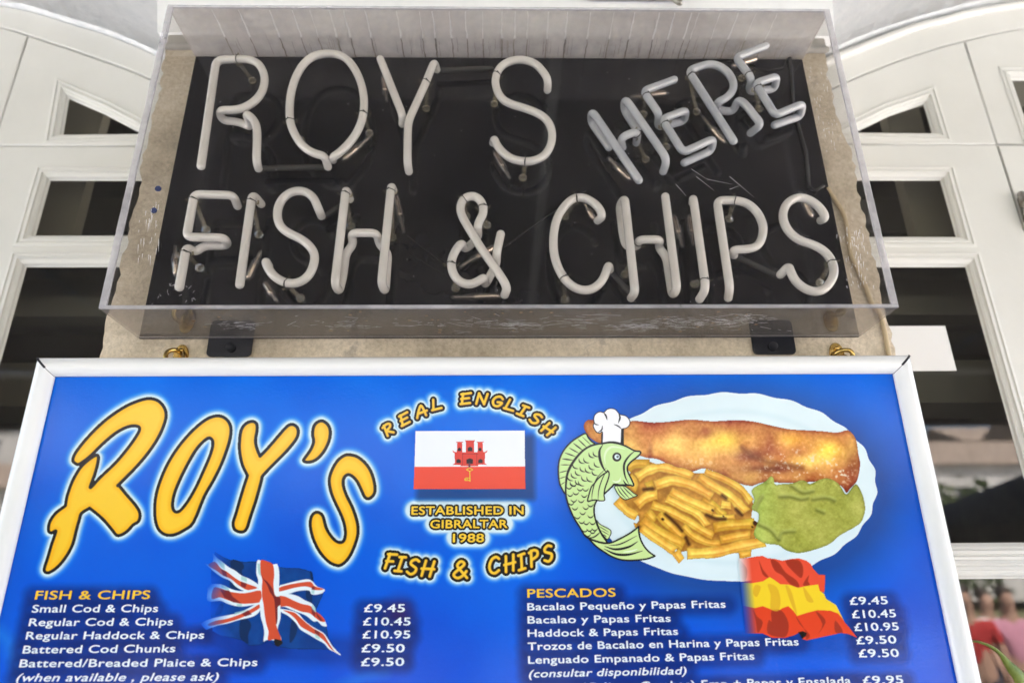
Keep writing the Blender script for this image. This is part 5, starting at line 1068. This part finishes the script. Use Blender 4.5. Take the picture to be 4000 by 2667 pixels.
for i, (x, y, w_, d_, h_) in enumerate(((24, -34, 12, 7, 6.2), (38, -40, 10, 7, 9), (13, -46, 9, 6, 6), (30, -58, 14, 8, 6.4), (48, -62, 12, 8, 9), (-22, -36, 12, 7, 6.2), (-36, -48, 13, 8, 9), (-12, -58, 10, 7, 6.2), (-52, -60, 12, 8, 6.5), (4, -70, 12, 8, 6.5))):
    house(x, y, w_, d_, h_, ['low white house', 'tall white house'][h_ > 7] + ' with clay roof on the hillside, %s' % ['right of the street front', 'far right of the front row', 'just right of the middle', 'right in the back row', 'farthest right on the slope', 'left of the street front', 'left in the middle row', 'left of the middle at the back', 'farthest left on the slope', 'highest in the middle'][i], 4)
def tree(x, y, h_, rad, label):
    z = hz(x, y)-.2 if y < -26 else 0; t = thing('leafy_tree', label, 'tree', (x, y, z), 'trees across the street')
    s = MB(); s.tube([(x, y, z), (x+.1, y, z+h_*.3), (x-.1, y, z+h_*.6)], .16, 8, radii=[.24, .17, .08]); s.build('trunk', M['bark'], t)
    vs = []; fs = []
    for k in range(900):
        th, ph = r.uniform(0, 6.283), math.acos(r.uniform(-1, 1)); q = rad*(r.uniform(.25, 1)**.5)*(1+.25*math.sin(3*th+x)*math.sin(2*ph)); c = np.array([x+q*math.sin(ph)*math.cos(th), y+q*math.sin(ph)*math.sin(th), z+h_*.65+q*.8*math.cos(ph)])
        u = np.array([r.gauss(0, 1) for _ in range(3)]); u /= np.linalg.norm(u); v_ = np.cross(u, [r.gauss(0, 1) for _ in range(3)]); v_ /= np.linalg.norm(v_); a = r.uniform(.12, .28)
        k0 = len(vs); vs += [c-u*a, c+v_*a*.6, c+u*a, c-v_*a*.6]; fs.append((k0, k0+1, k0+2, k0+3))
    mesh('crown', vs, fs, M['crown'], t)
for i, (x, y, h_, rad) in enumerate(((17, -24, 6, 2.6), (31, -31, 7, 3), (43, -33, 7, 3), (20, -41, 6, 2.6), (7, -30, 6, 2.4), (-14, -30, 7, 3), (-28, -33, 7, 3), (-9, -44, 6, 2.6))):
    tree(x, y, h_, rad, 'round leafy tree across the street, %s' % ['nearest on the right', 'right beside the low house', 'far right in front', 'right of the middle up the slope', 'just right of the middle', 'left of the middle', 'far left in front', 'left up the slope'][i])

# unseen tub trees added behind the camera to darken the board's reflections
M['tub'] = mat('clay tub', (.30, .15, .09), .8)
ORD = ['leftmost', 'second from the left', 'third from the left', 'fourth from the left', 'fifth from the left', 'sixth from the left', 'sixth from the right', 'fifth from the right', 'fourth from the right', 'third from the right', 'second from the right', 'rightmost']
for i, (x, y, h_, rad) in enumerate(((-8.0, -6.2, 3.0, 1.2), (-6.3, -7.2, 3.0, 1.2), (-4.7, -5.9, 3.1, 1.2), (-3.3, -7.4, 3.0, 1.2), (-1.9, -6.4, 3.0, 1.1), (-.5, -7.6, 3.0, 1.15), (1.2, -6.0, 2.9, 1.1), (2.5, -7.4, 3.0, 1.15), (3.7, -6.6, 3.1, 1.1), (8.2, -6.4, 3.2, 1.2), (9.6, -7.6, 3.0, 1.2), (11.0, -6.6, 3.0, 1.2))):
    z = 0; t = thing('added_tub_tree', 'unseen tub tree added to darken board reflections, %s of the row' % ORD[i], 'tree', (x, y, 0), 'unseen tub trees added to darken reflections')
    s = MB(); s.tube([(x, y, .003), (x, y, .3), (x, y, .55)], .3, 18, cap=False, radii=[.26, .33, .38]); s.build('tub', M['tub'], t)
    s = MB(); s.tube([(x, y, .4), (x+.04, y, 1.0), (x-.03, y, h_*.6)], .05, 8, radii=[.07, .05, .03]); s.build('trunk', M['bark'], t)
    vs = []; fs = []
    for k in range(2200):
        th, ph = r.uniform(0, 6.283), math.acos(r.uniform(-1, 1)); q = rad*(r.uniform(.15, 1)**.5)*(1+.22*math.sin(3*th+x)*math.sin(2*ph)); c = np.array([x+q*math.sin(ph)*math.cos(th), y+q*math.sin(ph)*math.sin(th), h_*.52+q*1.2*math.cos(ph)])
        u = np.array([r.gauss(0, 1) for _ in range(3)]); u /= np.linalg.norm(u); v_ = np.cross(u, [r.gauss(0, 1) for _ in range(3)]); v_ /= np.linalg.norm(v_); a = r.uniform(.05, .11)
        k0 = len(vs); vs += [c-u*a, c+v_*a*.6, c+u*a, c-v_*a*.6]; fs.append((k0, k0+1, k0+2, k0+3))
    mesh('crown', vs, fs, M['crown'], t)

# parasol on the terrace
pr = thing('parasol', 'brown market parasol on a grey pole at the right of the terrace', 'parasol', (4.3, -2.9, 0)); x, y = 4.3, -2.9
s = MB(); s.tube([(x, y, .08), (x, y, 2.62)], .022, 12); s.build('pole', M['wood'], pr)
s = MB(); s.tube([(x, y, .003), (x, y, .06), (x, y, .09)], .25, 24, cap=False, radii=[.27, .26, .2]); s.build('base', M['wood'], pr)
vs = [(x, y, 2.60), (x, y, 2.575)]; fs = []
for k in range(8): a = k*math.pi/4+.25; vs += [(x+1.45*math.cos(a), y+1.45*math.sin(a), 2.10), (x+1.45*math.cos(a), y+1.45*math.sin(a), 1.98)]
for k in range(8): i, j = 2+2*k, 2+2*((k+1) % 8); fs += [(0, i, j), (i, i+1, j+1, j)]
mesh('canopy', vs, fs, M['awning'], pr)
for k in range(8): a = k*math.pi/4+.25; s = MB(); s.tube([(x, y, 2.56), (x+1.43*math.cos(a), y+1.43*math.sin(a), 2.085)], .009, 6); s.build('rib', M['wood'], pr)
# three people standing on the terrace, seen only as reflections in the glass
def skin(name, verts, edges, m, parent, root=0):
    me = bpy.data.meshes.new(name); me.from_pydata([v_[0] for v_ in verts], edges, []); o = link(name, me, m, parent)
    md = o.modifiers.new('skin', 'SKIN'); md.use_smooth_shade = True
    if not me.skin_vertices: return o
    for i, v_ in enumerate(verts): me.skin_vertices[0].data[i].radius = (v_[1], v_[1]*(v_[2] if len(v_) > 2 else 1)); me.skin_vertices[0].data[i].use_root = (i == root)
    o.modifiers.new('sub', 'SUBSURF').levels = 1; o.modifiers['sub'].render_levels = 2; return o
M['skin'] = mat('skin', (.50, .30, .21), .6); M['hairm'] = mat('dark hair', (.04, .025, .018), .6); M['jeans'] = mat('dark trousers', (.03, .035, .06), .8)
def person(x, y, rz, shirt, label, bend):
    t = thing('person', label, 'person', (x, y, 0)); c_, s_ = math.cos(rz), math.sin(rz)
    W = lambda px, py, pz: (x+px*c_-py*s_, y+px*s_+py*c_, pz)
    V = [(W(0, 0, .95), .13, .8), (W(0, 0, 1.15), .125, .75), (W(0, .0, 1.36), .15, .65), (W(0, .01, 1.48), .06), (W(0, .02, 1.56), .075), (W(0, .03, 1.66), .10, .9), (W(0, .02, 1.75), .065)]; Ed = [(0, 1), (1, 2), (2, 3), (3, 4), (4, 5), (5, 6)]
    n0 = len(V); V += [(W(0, .125, 1.635), .014)]; Ed += [(5, n0)]
    for sg in (-1, 1):
        k = len(V); V += [(W(sg*.19, 0, 1.40), .06), (W(sg*.25, .02, 1.12), .043), (W(sg*.24, .10+bend, .90+bend), .03), (W(sg*.24, .13+bend, .83+bend), .036, .5)]; Ed += [(2, k), (k, k+1), (k+1, k+2), (k+2, k+3)]
        for f_ in range(4): q_ = len(V); V += [(W(sg*(.215+.018*f_), .15+bend, .775+bend-.006*abs(f_-1)), .009), (W(sg*(.215+.018*f_), .16+bend, .735+bend), .008)]; Ed += [(k+3, q_), (q_, q_+1)]
        q_ = len(V); V += [(W(sg*.19, .15+bend, .82+bend), .011), (W(sg*.18, .17+bend, .785+bend), .009)]; Ed += [(k+3, q_), (q_, q_+1)]
        k = len(V); V += [(W(sg*.10, 0, .88), .085), (W(sg*.11, .02, .50), .06), (W(sg*.12, -.01, .09), .04), (W(sg*.13, .12, .035), .035, .8)]; Ed += [(0, k), (k, k+1), (k+1, k+2), (k+2, k+3)]
    skin('body', V, Ed, M['skin'], t)
    S = [(W(0, 0, .96), .145, .82), (W(0, 0, 1.16), .14, .78), (W(0, 0, 1.36), .165, .7), (W(0, .01, 1.45), .075)]; Es = [(0, 1), (1, 2), (2, 3)]
    for sg in (-1, 1): k = len(S); S += [(W(sg*.19, 0, 1.40), .072), (W(sg*.235, .012, 1.20), .058)]; Es += [(2, k), (k, k+1)]
    skin('shirt', S, Es, shirt, t)
    S = [(W(0, 0, .96), .142, .82)]; Es = []
    for sg in (-1, 1): k = len(S); S += [(W(sg*.10, 0, .86), .098), (W(sg*.11, .02, .50), .072), (W(sg*.12, -.005, .12), .056)]; Es += [(0, k), (k, k+1), (k+1, k+2)]
    skin('trousers', S, Es, M['jeans'], t)
    skin('hair', [(W(0, -.03, 1.66), .095), (W(0, .0, 1.755), .085), (W(0, .06, 1.775), .05)], [(0, 1), (1, 2)], M['hairm'], t)
for x, y, rz, cc, lb, bd_ in ((4.85, -5.0, .4, (.50, .03, .03), 'person in a red shirt and dark trousers standing on the terrace', 0), (5.85, -6.2, -.3, (.75, .75, .75), 'person in a white shirt and dark trousers standing on the terrace', .1), (5.5, -5.3, .2, (.70, .32, .42), 'person in a pink shirt and dark trousers standing on the terrace', .05)):
    person(x, y, rz, mat('shirt cloth', cc, .8), lb, bd_)
